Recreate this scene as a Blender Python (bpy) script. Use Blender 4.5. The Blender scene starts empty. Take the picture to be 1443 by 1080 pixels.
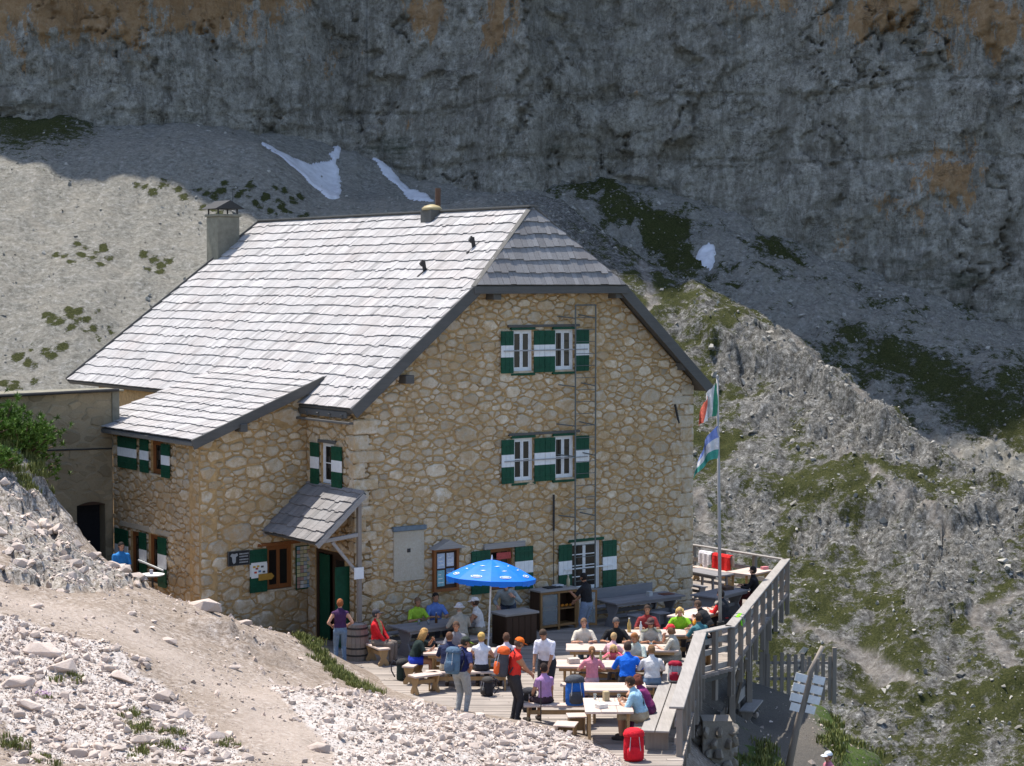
import bpy, bmesh, math, random
import numpy as np
from mathutils import Vector, Matrix, Euler
R = math.radians
sc = bpy.context.scene
C = sc.collection

# ------------------------------------------------------------------ camera, sky, sun, exposure
CAM_Z = 9.55
PITCH = math.atan(142 / 2750)
cam_data = bpy.data.cameras.new('camera')
cam_data.sensor_width = 36.0
cam_data.lens = 36.0 * 2750 / 1443
cam_data.clip_start = 0.5
cam_data.clip_end = 2000
cam = bpy.data.objects.new('camera', cam_data)
C.objects.link(cam)
cam.location = (0, 0, CAM_Z)
cam.rotation_euler = (math.pi / 2 - PITCH, 0, 0)
sc.camera = cam

HUT_A = R(35.5)
UR = np.array([math.cos(HUT_A), math.sin(HUT_A), 0.0])      # along the gable front, to the right
UB = np.array([-math.sin(HUT_A), math.cos(HUT_A), 0.0])     # along the ridge, to the back
HUT0 = np.array([-4.093, 50.4, 0.0])
to_sun = UB * 0.36 - UR * 0.07 + np.array([0, 0, 1.0])
to_sun = to_sun / np.linalg.norm(to_sun)
SUN_EL = math.asin(to_sun[2])
SUN_AZ = math.atan2(to_sun[0], to_sun[1])                    # clockwise from +Y

world = bpy.data.worlds.new('World')
sc.world = world
world.use_nodes = True
wn = world.node_tree
bg = wn.nodes['Background']
sky = wn.nodes.new('ShaderNodeTexSky')
sky.sky_type = 'NISHITA'
sky.sun_disc = False
sky.sun_elevation = SUN_EL
sky.sun_rotation = SUN_AZ
sky.altitude = 2100
sky.dust_density = 5.0
sky.ozone_density = 0.6
wn.links.new(sky.outputs[0], bg.inputs[0])
bg.inputs[1].default_value = 0.15

sun_d = bpy.data.lights.new('sun', 'SUN')
sun_d.energy = 3.7
sun_d.angle = R(0.53)
sun_d.color = (1.0, 0.955, 0.89)
sun_o = bpy.data.objects.new('sun', sun_d)
C.objects.link(sun_o)
sun_o.rotation_euler = Vector(to_sun).to_track_quat('Z', 'Y').to_euler()
sun_o.location = (0, 40, 60)

sc.view_settings.view_transform = 'Standard'
sc.view_settings.look = 'None'
sc.view_settings.gamma = 1.0
sc.view_settings.use_curve_mapping = False
sc.view_settings.exposure = 1.0
sc.render.engine = 'CYCLES'
sc.cycles.use_denoising = True
sc.cycles.max_bounces = 6
sc.cycles.diffuse_bounces = 4
sc.cycles.transparent_max_bounces = 8

rng = np.random.default_rng(11)
random.seed(5)

# ------------------------------------------------------------------ helpers
def tag(o, label=None, cat=None, group=None, kind=None):
    if label: o['label'] = label
    if cat: o['category'] = cat
    if group: o['group'] = group
    if kind: o['kind'] = kind
    return o

def empty(name, loc=(0, 0, 0), rz=0.0, parent=None):
    o = bpy.data.objects.new(name, None)
    o.empty_display_size = 0.2
    C.objects.link(o)
    o.location = loc
    o.rotation_euler = (0, 0, rz)
    if parent: o.parent = parent
    return o

def link(name, me, parent=None, loc=None, rot=None):
    o = bpy.data.objects.new(name, me)
    C.objects.link(o)
    if parent: o.parent = parent
    if loc is not None: o.location = loc
    if rot is not None: o.rotation_euler = rot
    return o

class MB:
    """collects faces, each with a material slot and a tone (albedo variety), and links ONE mesh object"""
    def __init__(s):
        s.v = []; s.f = []; s.m = []; s.t = []
    def poly(s, pts, faces, mi=0, tone=1.0):
        b = len(s.v)
        s.v.extend([tuple(p) for p in pts])
        for f in faces:
            s.f.append(tuple(b + i for i in f)); s.m.append(mi); s.t.append(tone)
    def box(s, lo, hi, mi=0, tone=1.0, M=None):
        x0, y0, z0 = lo; x1, y1, z1 = hi
        p = [(x0,y0,z0),(x1,y0,z0),(x1,y1,z0),(x0,y1,z0),(x0,y0,z1),(x1,y0,z1),(x1,y1,z1),(x0,y1,z1)]
        if M is not None: p = [tuple(M @ Vector(q)) for q in p]
        s.poly(p, [(0,3,2,1),(4,5,6,7),(0,1,5,4),(1,2,6,5),(2,3,7,6),(3,0,4,7)], mi, tone)
    def bar(s, a, b, w, h, mi=0, tone=1.0, up=(0,0,1)):
        """a square bar from a to b, w wide and h high about the axis"""
        a = Vector(a); b = Vector(b); d = (b - a)
        L = d.length; d.normalize()
        u = Vector(up); x = d.cross(u)
        if x.length < 1e-4: x = d.cross(Vector((1,0,0)))
        x.normalize(); y = x.cross(d).normalized()
        p = []
        for q in (a, b):
            for sx, sy in ((-1,-1),(1,-1),(1,1),(-1,1)):
                p.append(q + x*(sx*w/2) + y*(sy*h/2))
        s.poly(p, [(0,1,2,3),(7,6,5,4),(0,4,5,1),(1,5,6,2),(2,6,7,3),(3,7,4,0)], mi, tone)
    def tube(s, pts, rad, n=8, mi=0, tone=1.0, cap=True):
        pts = [Vector(p) for p in pts]
        if not hasattr(rad, '__len__'): rad = [rad]*len(pts)
        rings = []
        for i, p in enumerate(pts):
            d = (pts[min(i+1, len(pts)-1)] - pts[max(i-1, 0)]).normalized()
            x = d.cross(Vector((0.13,0.21,1)))
            if x.length < 1e-3: x = d.cross(Vector((1,0,0)))
            x.normalize(); y = d.cross(x)
            rings.append([p + (x*math.cos(2*math.pi*k/n) + y*math.sin(2*math.pi*k/n))*rad[i] for k in range(n)])
        v = [q for r in rings for q in r]; f = []
        for i in range(len(pts)-1):
            for k in range(n):
                f.append((i*n+k, i*n+(k+1)%n, (i+1)*n+(k+1)%n, (i+1)*n+k))
        if cap:
            f.append(tuple(range(n-1,-1,-1))); f.append(tuple((len(pts)-1)*n+k for k in range(n)))
        s.poly(v, f, mi, tone)
    def lathe(s, prof, n=20, c=(0,0,0), mi=0, tone=1.0):
        v = []; f = []
        for r, z in prof:
            for k in range(n):
                a = 2*math.pi*k/n
                v.append((c[0]+r*math.cos(a), c[1]+r*math.sin(a), c[2]+z))
        for i in range(len(prof)-1):
            for k in range(n):
                f.append((i*n+k, i*n+(k+1)%n, (i+1)*n+(k+1)%n, (i+1)*n+k))
        f.append(tuple(range(n-1,-1,-1))); f.append(tuple((len(prof)-1)*n+k for k in range(n)))
        s.poly(v, f, mi, tone)
    def prism(s, pts2, y0, y1, mi=0, tone=1.0):
        """polygon in the xz plane pushed from y0 to y1"""
        n = len(pts2)
        p = [(x, y0, z) for x, z in pts2] + [(x, y1, z) for x, z in pts2]
        f = [tuple(range(n)), tuple(range(2*n-1, n-1, -1))] + [(i, n+i, n+(i+1)%n, (i+1)%n) for i in range(n)]
        s.poly(p, f, mi, tone)
    def mesh(s, name, mats, smooth=False, bevel=0.0):
        me = bpy.data.meshes.new(name)
        me.from_pydata([tuple(p) for p in s.v], [], s.f)
        for m in (mats if isinstance(mats, (list, tuple)) else [mats]): me.materials.append(m)
        me.polygons.foreach_set('material_index', s.m)
        at = me.attributes.new('tone', 'FLOAT', 'FACE')
        at.data.foreach_set('value', s.t)
        if smooth: me.polygons.foreach_set('use_smooth', [True]*len(s.f))
        bm = bmesh.new(); bm.from_mesh(me)
        bmesh.ops.recalc_face_normals(bm, faces=bm.faces)
        if bevel > 0:
            bmesh.ops.bevel(bm, geom=list(bm.edges), offset=bevel, segments=1, affect='EDGES', clamp_overlap=True)
        bm.to_mesh(me); bm.free()
        me.update()
        return me
    def build(s, name, mats, parent=None, loc=None, rot=None, smooth=False, bevel=0.0):
        return link(name, s.mesh(name, mats, smooth, bevel), parent, loc, rot)

def copy_tree(o, parent=None):
    c = o.copy(); C.objects.link(c)
    c.parent = parent
    for ch in list(o.children): copy_tree(ch, c)
    return c

# ------------------------------------------------------------------ noise in numpy
def _hash(ix, iy, iz, seed):
    h = (ix.astype(np.int64)*374761393 + iy.astype(np.int64)*668265263 + iz.astype(np.int64)*2147483647 + seed*974634777) & 0xffffffff
    h = ((h ^ (h >> 13)) * 1274126177) & 0xffffffff
    h = ((h ^ (h >> 16)) * 2246822519) & 0xffffffff
    return ((h ^ (h >> 15)) & 0xffffff) / float(0xffffff)
def vnoise(x, y, z=None, seed=0):
    x = np.asarray(x, float); y = np.asarray(y, float)
    z = np.zeros_like(x) if z is None else np.asarray(z, float)
    ix, iy, iz = np.floor(x), np.floor(y), np.floor(z)
    fx, fy, fz = x-ix, y-iy, z-iz
    fx = fx*fx*(3-2*fx); fy = fy*fy*(3-2*fy); fz = fz*fz*(3-2*fz)
    r = 0
    for dx in (0,1):
        for dy in (0,1):
            for dz in (0,1):
                w = (fx if dx else 1-fx)*(fy if dy else 1-fy)*(fz if dz else 1-fz)
                r = r + w*_hash(ix+dx, iy+dy, iz+dz, seed)
    return r*2-1
def fbm(x, y, z=None, oct=5, seed=0, gain=0.5, ridged=False):
    a = 1.0; s = 0; t = 0
    z = np.zeros_like(np.asarray(x, float)) if z is None else z
    for o in range(oct):
        k = 2.03**o
        n = vnoise(x*k+o*13.7, y*k-o*7.1, z*k+o*3.3, seed+o)
        if ridged: n = 1-2*np.abs(n)
        s = s+a*n; t += a; a *= gain
    return s/t
def cell2(x, y, seed=0):
    """distance to the nearest and second nearest jittered site, and the id of the nearest"""
    ix, iy = np.floor(x), np.floor(y)
    f1 = np.full(np.shape(x), 9.0); f2 = f1.copy(); idn = np.zeros(np.shape(x))
    for dx in (-1,0,1):
        for dy in (-1,0,1):
            cx, cy = ix+dx, iy+dy
            px = cx+_hash(cx, cy, cx*0, seed); py = cy+_hash(cx, cy, cx*0+1, seed)
            d = np.hypot(x-px, y-py)
            near = d < f1
            f2 = np.where(near, f1, np.minimum(f2, d))
            idn = np.where(near, _hash(cx, cy, cx*0+2, seed), idn)
            f1 = np.where(near, d, f1)
    return f1, f2, idn
def smooth01(x, a, b):
    t = np.clip((x-a)/(b-a), 0, 1); return t*t*(3-2*t)
def rbf(ctrl, kind):
    P = np.array(ctrl, float); n = len(P)
    def phi(r): return r if kind == 'lin' else np.where(r > 1e-9, r*r*np.log(r+1e-12), 0)
    D = np.hypot(P[:,None,0]-P[None,:,0], P[:,None,1]-P[None,:,1])
    A = np.zeros((n+3, n+3)); A[:n,:n] = phi(D)
    A[np.arange(n), np.arange(n)] += (-0.15 if kind == 'lin' else 8.0)
    A[:n,n] = 1; A[:n,n+1:] = P[:,:2]; A[n,:n] = 1; A[n+1:,:n] = P[:,:2].T
    w = np.linalg.solve(A, np.concatenate([P[:,2], np.zeros(3)]))
    def f(x, y):
        x = np.asarray(x, float); y = np.asarray(y, float)
        out = np.empty(x.size); xf = x.ravel(); yf = y.ravel()
        for i in range(0, x.size, 20000):
            d = np.hypot(xf[i:i+20000,None]-P[None,:,0], yf[i:i+20000,None]-P[None,:,1])
            out[i:i+20000] = phi(d) @ w[:n] + w[n] + w[n+1]*xf[i:i+20000] + w[n+2]*yf[i:i+20000]
        return out.reshape(x.shape)
    return f
def grid_mesh(name, X, Y, Z, mat, attrs=None, smooth=True):
    nr, nc = X.shape
    me = bpy.data.meshes.new(name)
    co = np.stack([X, Y, Z], -1).reshape(-1, 3).astype(np.float32)
    i = (np.arange(nr-1)[:,None]*nc+np.arange(nc-1)[None,:]).ravel()
    q = np.stack([i, i+1, i+nc+1, i+nc], -1).astype(np.int32)
    return raw_mesh(me, co, q, mat, attrs, smooth)
def raw_mesh(me, co, q, mat, attrs=None, smooth=True, fattrs=None):
    nf, k = q.shape
    me.vertices.add(len(co)); me.vertices.foreach_set('co', np.ascontiguousarray(co, np.float32).ravel())
    me.loops.add(nf*k); me.loops.foreach_set('vertex_index', np.ascontiguousarray(q, np.int32).ravel())
    me.polygons.add(nf)
    me.polygons.foreach_set('loop_start', np.arange(0, nf*k, k, dtype=np.int32))
    try: me.polygons.foreach_set('loop_total', np.full(nf, k, np.int32))
    except Exception: pass
    me.polygons.foreach_set('use_smooth', np.full(nf, smooth))
    for n, a in (attrs or {}).items():
        at = me.attributes.new(n, 'FLOAT', 'POINT'); at.data.foreach_set('value', np.ascontiguousarray(a, np.float32).ravel())
    for n, a in (fattrs or {}).items():
        at = me.attributes.new(n, 'FLOAT', 'FACE'); at.data.foreach_set('value', np.ascontiguousarray(a, np.float32).ravel())
    me.update(calc_edges=True)
    me.materials.append(mat)
    return me

# ------------------------------------------------------------------ materials
class NT:
    def __init__(s, name):
        s.mat = bpy.data.materials.new(name); s.mat.use_nodes = True
        s.nt = s.mat.node_tree; s.b = s.nt.nodes['Principled BSDF']
        s.b.inputs['Specular IOR Level'].default_value = 0.25
    def n(s, t, **kw):
        x = s.nt.nodes.new(t)
        for k, v in kw.items(): setattr(x, k, v)
        return x
    def l(s, a, b): s.nt.links.new(a, b)
    def coord(s, which='Object', scale=(1,1,1)):
        tc = s.n('ShaderNodeTexCoord'); mp = s.n('ShaderNodeMapping')
        mp.inputs['Scale'].default_value = scale
        s.l(tc.outputs[which], mp.inputs[0]); return mp.outputs[0]
    def noise(s, vec, scale, detail=4, rough=0.6):
        x = s.n('ShaderNodeTexNoise'); x.inputs['Scale'].default_value = scale
        x.inputs['Detail'].default_value = detail; x.inputs['Roughness'].default_value = rough
        if vec is not None: s.l(vec, x.inputs['Vector'])
        return x.outputs['Fac']
    def ramp(s, fac, stops):
        x = s.n('ShaderNodeValToRGB'); e = x.color_ramp.elements
        while len(e) < len(stops): e.new(0.5)
        for el, (p, c) in zip(e, stops): el.position = p; el.color = (*c, 1) if len(c) == 3 else c
        s.l(fac, x.inputs[0]); return x.outputs[0]
    def mix(s, fac, a, b, mode='MIX'):
        x = s.n('ShaderNodeMix', data_type='RGBA', blend_type=mode)
        for i, v in ((0, fac), (6, a), (7, b)):
            if isinstance(v, (int, float)): x.inputs[i].default_value = v
            elif isinstance(v, tuple): x.inputs[i].default_value = (*v, 1)
            else: s.l(v, x.inputs[i])
        return x.outputs[2]
    def math(s, op, a, b=0.0, c=None):
        x = s.n('ShaderNodeMath', operation=op)
        for i, v in enumerate((a, b) if c is None else (a, b, c)):
            if isinstance(v, (int, float)): x.inputs[i].default_value = v
            else: s.l(v, x.inputs[i])
        return x.outputs[0]
    def attr(s, name):
        x = s.n('ShaderNodeAttribute'); x.attribute_name = name; return x.outputs['Fac']
    def bump(s, h, strength=0.5, dist=0.02):
        x = s.n('ShaderNodeBump'); x.inputs['Strength'].default_value = strength; x.inputs['Distance'].default_value = dist
        s.l(h, x.inputs['Height']); s.l(x.outputs[0], s.b.inputs['Normal'])
    def out(s, col, rough=0.8, spec=None):
        if isinstance(col, tuple): s.b.inputs['Base Color'].default_value = (*col, 1)
        else: s.l(col, s.b.inputs['Base Color'])
        s.b.inputs['Roughness'].default_value = rough
        if spec is not None: s.b.inputs['Specular IOR Level'].default_value = spec
        return s.mat

def simple(name, col, rough=0.7, var=0.25, scale=6.0, bump=0.0, tone=False, spec=None, stretch=(1,1,1), dist=0.01):
    """a colour with uneven wear; tone = per-piece albedo variety"""
    t = NT(name); v = t.coord('Object', stretch)
    n = t.noise(v, scale, 5, 0.65)
    c = t.ramp(n, [(0.25, tuple(x*(1-var) for x in col)), (0.75, tuple(min(1, x*(1+var)) for x in col))])
    if tone:
        c = t.mix(1.0, c, t.attr('tone'), 'MULTIPLY')
    if bump: t.bump(n, bump, dist)
    return t.out(c, rough, spec)
def wood(name, col, var=0.35, rough=0.8, axis=0, tone=True, scale=5.0, spec=0.2):
    t = NT(name); st = [14, 14, 14]; st[axis] = 0.9
    v = t.coord('Object', tuple(st))
    n = t.noise(v, scale/4, 6, 0.7); big = t.noise(t.coord('Object'), 1.6, 3)
    c = t.ramp(n, [(0.2, tuple(x*(1-var) for x in col)), (0.8, tuple(min(1, x*(1+var)) for x in col))])
    c = t.mix(0.35, c, t.ramp(big, [(0.3, tuple(x*0.72 for x in col)), (0.7, tuple(min(1, x*1.2) for x in col))]))
    if tone: c = t.mix(1.0, c, t.attr('tone'), 'MULTIPLY')
    t.bump(n, 0.35, 0.006)
    return t.out(c, rough, spec)

def mat_stone(name, a, b, stain, bump=0.5):
    t = NT(name); v = t.coord('Object')
    n1 = t.noise(v, 3.0, 5, 0.7); n2 = t.noise(v, 22.0, 5, 0.7); n3 = t.noise(v, 0.9, 3)
    c = t.mix(n1, a, b)
    c = t.mix(t.ramp(n2, [(0.35, (0,0,0)), (0.75, (0.55,0.55,0.55))]), c, stain)
    c = t.mix(t.ramp(n3, [(0.45, (0,0,0)), (0.8, (0.5,0.5,0.5))]), c, stain)
    c = t.mix(1.0, c, t.attr('tone'), 'MULTIPLY')
    t.bump(n2, bump, 0.03)
    return t.out(c, 0.9, 0.15)

M = {}
def mat_wallstone():
    t = NT('wall_stone'); v = t.coord('Object')
    n1 = t.noise(v, 2.2, 5, 0.7); n2 = t.noise(v, 13.0, 6, 0.75); n3 = t.noise(v, 0.7, 4, 0.6); n4 = t.noise(v, 5.5, 5, 0.7)
    c = t.ramp(n1, [(0.3, (0.46,0.375,0.265)), (0.5, (0.57,0.475,0.345)), (0.7, (0.65,0.585,0.475))])
    c = t.mix(1.0, c, t.attr('tone'), 'MULTIPLY')
    smear = t.math('ADD', t.math('MULTIPLY', n4, 0.75), t.math('MULTIPLY', n3, 0.45))     # mortar wiped over the stones
    c = t.mix(t.ramp(smear, [(0.53, (0,0,0)), (0.70, (0.85,0.85,0.85))]), c, (0.46,0.31,0.155))
    c = t.mix(t.ramp(n2, [(0.28, (0.5,0.5,0.5)), (0.46, (0,0,0))]), c, (0.27,0.19,0.11))
    t.bump(t.math('ADD', n2, n4), 0.75, 0.05)
    return t.out(c, 0.92, 0.15)
M['stone'] = mat_wallstone()
M['mortar'] = simple('lime_mortar', (0.41,0.265,0.12), 0.95, 0.40, 6, 1.0, dist=0.03)
M['plaster'] = mat_stone('old_plaster', (0.42,0.38,0.30), (0.52,0.47,0.38), (0.33,0.26,0.17))
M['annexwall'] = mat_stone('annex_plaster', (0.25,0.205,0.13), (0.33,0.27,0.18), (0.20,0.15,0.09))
M['concrete'] = simple('chimney_render', (0.20,0.185,0.14), 0.9, 0.3, 4, 0.4)
M['rock'] = mat_stone('limestone_rubble', (0.48,0.395,0.335), (0.61,0.535,0.48), (0.38,0.275,0.20))
M['farrock'] = mat_stone('far_limestone', (0.28,0.26,0.225), (0.43,0.405,0.36), (0.20,0.185,0.15), 0.4)
M['darkrock'] = mat_stone('weathered_rock', (0.24,0.21,0.17), (0.36,0.32,0.27), (0.16,0.13,0.09))
M['green'] = simple('green_paint', (0.006,0.060,0.030), 0.55, 0.3, 7, 0.1)
M['white'] = simple('white_paint', (0.70,0.70,0.68), 0.55, 0.10, 8, 0.05)
M['paper'] = simple('paper', (0.72,0.71,0.67), 0.8, 0.06, 8)
M['brownwood'] = wood('brown_window_wood', (0.23,0.085,0.028), 0.3, 0.5, 2)
M['darkwood'] = wood('dark_door_wood', (0.055,0.03,0.018), 0.3, 0.6, 2)
M['greywood'] = wood('weathered_wood', (0.30,0.275,0.25), 0.35, 0.85, 0)
M['greywood_y'] = wood('weathered_wood_lengthwise', (0.30,0.275,0.25), 0.35, 0.85, 1)
M['greywood_z'] = wood('weathered_post_wood', (0.25,0.215,0.18), 0.35, 0.85, 2)
M['fascia'] = wood('grey_fascia_wood', (0.105,0.10,0.09), 0.3, 0.8, 0)
M['tablewood'] = wood('pale_table_wood', (0.50,0.40,0.34), 0.22, 0.75, 0)
M['darktable'] = wood('grey_table_wood', (0.21,0.20,0.20), 0.25, 0.75, 0)
M['benchwood'] = wood('pine_bench_wood', (0.36,0.235,0.115), 0.25, 0.7, 2)
M['deckwood'] = wood('deck_boards', (0.29,0.25,0.215), 0.3, 0.85, 0)
M['iron'] = simple('iron', (0.035,0.033,0.032), 0.6, 0.3, 20, 0.2)
M['ladder'] = simple('galvanised_iron', (0.115,0.125,0.115), 0.55, 0.2, 20)
M['metalpole'] = simple('pole_metal', (0.30,0.29,0.28), 0.5, 0.15, 6)
M['slate'] = simple('grey_slate', (0.13,0.16,0.18), 0.7, 0.25, 8, 0.3)
M['black'] = simple('black_cloth', (0.012,0.012,0.014), 0.9, 0.3, 20)
M['snow'] = simple('old_snow', (0.58,0.58,0.60), 0.7, 0.22, 0.9, 0.5, dist=0.2)
M['skin'] = simple('skin', (0.50,0.27,0.18), 0.55, 0.08, 12)
M['skin_tan'] = simple('tanned_skin', (0.40,0.20,0.115), 0.55, 0.08, 12)
M['eye'] = simple('dark_eye', (0.02,0.015,0.012), 0.4, 0.1)
M['mouth'] = simple('lips', (0.33,0.10,0.08), 0.5, 0.1)
def glass_dark():
    t = NT('window_glass')
    t.b.inputs['Base Color'].default_value = (0.018,0.015,0.013,1)
    t.b.inputs['Roughness'].default_value = 0.12
    t.b.inputs['Specular IOR Level'].default_value = 0.5
    return t.mat
M['glass'] = glass_dark()
def clear_glass():
    t = NT('clear_glass')
    t.b.inputs['Base Color'].default_value = (0.9,0.95,0.93,1); t.b.inputs['Roughness'].default_value = 0.05
    t.b.inputs['Transmission Weight'].default_value = 0.85; t.b.inputs['IOR'].default_value = 1.4
    return t.mat
M['clear'] = clear_glass()
_cloth = {}
def cloth(col):
    k = tuple(round(c, 3) for c in col)
    if k not in _cloth: _cloth[k] = simple('cloth_%d' % len(_cloth), k, 0.85, 0.22, 8, 0.9, dist=0.05)
    return _cloth[k]

def mat_shingle():
    t = NT('larch_shingle'); v = t.coord('Object', (1, 1, 1))
    g = t.noise(t.coord('Object', (16, 1.2, 16)), 1.8, 6, 0.7); n2 = t.noise(v, 0.55, 4, 0.6)
    c = t.ramp(g, [(0.2, (0.24,0.226,0.214)), (0.8, (0.44,0.422,0.41))])
    c = t.mix(t.ramp(n2, [(0.45, (0,0,0)), (0.75, (0.5,0.5,0.5))]), c, (0.31,0.262,0.235))
    c = t.mix(1.0, c, t.attr('tone'), 'MULTIPLY')
    t.bump(g, 0.4, 0.008)
    return t.out(c, 0.75, 0.25)
M['shingle'] = mat_shingle()

# ------------------------------------------------------------------ terrain data (world metres: x, y, height)
FAR=[(-44.68,170,-0.47),(-35.81,172,-0.59),(-48.74,186,9.42),(-39.02,188,9.41),(-52.05,199,16.61),(-41.64,201,16.68),(-31.17,204,16.79),(-55.1,211,23.51),(-40.2,213,23.64),(-28.52,218,24.75),(-29.08,190,9.41),(-60.24,180,9.42),(-69.37,208,23.31),(-74.88,225,33.73),(-23.58,216,21.89),(-18.38,210,17.91),(-20.62,236,26.43),(-23.44,230,23.93),(-26.3,226,23.93),(-19.91,223,19.88),(-15.25,232,21.13),(-10.04,228,18.87),(-18.81,240,24.99),(-8.53,232,20.29),(-1.75,225,18.35),(-57.91,222,28.23),(-42.25,224,27.19),(-30.78,229,26.35),(3.9,222,19.03),(7.64,214,17.14),(11.85,206,13.13),(15.14,200,10.49),(19.53,193,8.36),(23.01,187,6.22),(26.09,180,3.53),(29.34,172,0.35),(32.59,166,-2.66),(35.74,161,-4.94),(40.58,154,-7.41),(46.59,145,-10.68),(12.43,216,10.57),(20.55,203,5.72),(27.56,190,0.43),(34.58,176,-6.29),(43.25,164,-11.22),(14.62,226,17.57),(22.03,218,12.55),(29.28,213,9.4),(35.32,203,4.24),(41.89,199,2.17),(49.43,188,-2.9),(58.34,182,-7.16),(10.98,236,21.76),(23.22,230,17.71),(34.68,223,11.81),(45.82,218,7.81),(56.15,214,3.95),(73.07,205,-2.53),(13.8,146,-10.82),(15.09,160,-5.14),(17.84,176,1.74),(22.64,164,-3.71),(20.76,150,-10.28),(26.74,153,-7.3),(24.36,139,-13.94),(30.06,142,-11.31),(35.94,136,-12.93),(32.86,124,-17.83),(26.77,126,-18.27),(31.32,118,-20.01),(21.47,122,-20.11),(16.61,138,-14.79),(11.56,138,-15.81),(4.31,150,-12.48),(-1.26,160,-8.07),(-13.56,168,-2.8)]
NEAR=[(-4.81,46.6,0.99),(-4.04,45.6,0.33),(-2.91,43.6,0.28),(-1.25,41.9,0.27),(0.43,40.9,0.25),(1.84,38.9,0.12),(2.47,37.6,0.13),(-8.23,31,1.78),(-6.14,32,1.53),(-3.9,33,1.28),(-1.56,35,0.78),(1.07,37,0.28),(-7.99,35,2.08),(-5.5,35.5,1.58),(-3.13,38.5,1.05),(-9.92,37.5,2.8),(-8.24,38,2.57),(-7.17,37.5,2.24),(-5.96,38.5,1.62),(-4.78,40.5,1.13),(-10.83,41,3.15),(-9,43,2.68),(-7.14,45.2,1.99),(-5.48,46.5,1.09),(-7.83,41,2.47),(-5.79,42.5,1.42),(-9.11,40,2.79),(-10.89,45,3.44),(-12.38,47,4.37),(-10.34,47,2.82),(-9.07,47.5,2.19),(-13.15,50,5.87),(-12.19,50.5,4.91),(-11.66,50.5,3.15),(-11.12,53.37,1.9),(-9.88,51.8,1.2),(-8.7,50.31,0.9),(-6.18,50.75,0),(-5.03,50.34,-0.2),(-15.83,53.08,4.5),(-14.9,50.06,5.2),(-12.24,52.7,2),(-11.06,60.17,0),(-5.01,62.03,-1),(2.77,61.44,-3),(0.68,66.09,-5),(-11.64,69.59,-1),(-18.27,59.94,3)]
PATHS=[[(19.0,138.8),(21.4,136.5),(24.0,133.8),(26.8,128.5)],[(15.0,156.2),(15.0,147.5)],[(26.7,159.8),(29.0,153.2),(32.5,146.2)],[(36.4,137.8),(33.5,136.8),(32.2,135.5),(33.0,132.5),(33.3,129.0)],[(13.0,194.8),(13.3,183.8)],[(24.2,209.0),(25.8,178.2),(30.4,167.5)],[(38.3,185.0),(42.3,181.5),(46.7,177.2)]]
GRASS=[((16.0,184.2),5),((19.0,181.2),5),((25.9,154.5),5.5),((27.6,158.2),4),((26.6,140.0),2.5),((21.0,140.2),4),((17.5,141.2),3.5),((32.9,134.2),3),((33.6,151.2),3.5),((18.0,171.0),4),((18.5,164.0),3),((15.8,161.5),3),((25.2,130.0),4),((30.2,125.0),4),((9.6,206.0),4),((37.4,144.5),3),((18.6,134.0),5),((32.7,127.5),4)]
DARKGRASS=[((39.0,199.2),5),((42.5,195.2),6),((45.5,189.8),6),((48.1,186.2),5),((13.1,227.5),5),((17.0,224.2),4),((19.0,219.2),3.5),((28.8,235.0),3),((-53.8,221.8),9),((30.8,224.2),3),((10.1,234.2),5),((35.4,203.2),3)]
CRAG=[((23.1,176.8),4),((25.5,171.2),4),((20.3,175.0),3),((29.0,162.8),5),((31.8,158.8),4),((31.2,147.5),5),((33.3,145.0),4),((35.9,146.8),4),((27.9,147.0),3),((23.8,148.8),3),((21.9,168.0),3),((30.5,139.2),3),((12.7,221.0),3),((19.0,153.5),3),((45.6,181.5),3)]
TUFT=[(-35.3,206.5),(-32.3,206.8),(-29.5,208.0),(-27.8,206.5),(-25.4,205.0),(-24.4,209.5),(-38.6,206.2),(-42.2,193.5),(-43.9,191.8),(-41.2,191.8),(-35.5,193.0),(-34.5,191.2),(-42.5,176.8),(-43.5,175.5),(-42.6,181.2),(-41.8,180.5),(-38.8,180.5),(-43.9,171.8),(-40.5,182.2),(-24.9,207.2),(-23.2,205.5),(-31.2,204.0)]

SNOW=[[(-30,229.5),(-26.5,227),(-24,228.8),(-22,232),(-21.6,240),(-20.7,241),(-20.4,232),(-19.6,226),(-18.7,213),(-20,212.5),(-22,214.5),(-24,216.3),(-26,219),(-28.2,223.5)],[(-18.6,241),(-17.9,241),(-15.1,236.8),(-12.4,233.5),(-11.2,231.5),(-10,230.5),(-8.6,226),(-10.9,226.5),(-12.9,229.8),(-15.6,233.6)],[(21.1,220.6),(22.1,220.9),(23.2,220.2),(23.3,218.6),(22.5,216.8),(21.9,215.2),(21.0,216.6),(20.2,218.5)]]
NEAR_EXTRA=[(-3,48,-.3),(0,48,-.3),(3,48,-.3),(-1.2,45.5,-.3),(1,45,-.3),(3.2,44,-.35),(1.6,42.2,-.3),(2.8,41,-.35),(0,52,-.3),(3,54,-.4),(5,53,-.5),(-2.4,46.4,-.25),(.2,43.4,-.25),(2.6,39.6,-.3),
(0,0,7.9),(-6,10,6.0),(6,10,5.4),(0,20,3.7),(-10,20,3.8),(8,22,1.5),(10,30,-2),(-14,30,4.4),(-20,40,6.5),(-22,52,7.5),(3,30,1.2),
(3.6,37.5,-1.0),(4.4,40.5,-2.0),(5.0,43.5,-2.4),(5.6,46.5,-2.5),(7,50,-2.5),(8,54,-2.5),(6.2,52.5,-2.5),(9.0,55.6,-2.55),(9.9,52,-3.0),(11.6,52,-7.5),(9.4,47,-4.6),(8.2,43,-3.6),(7,38,-3.2),(12,60,-11),(9.8,60.5,-8.5),(14,45,-11),(5,34,-1.4),(16,55,-15),(7.5,60,-5),(6,63,-5),(9.6,57.3,-4.5)]

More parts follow.
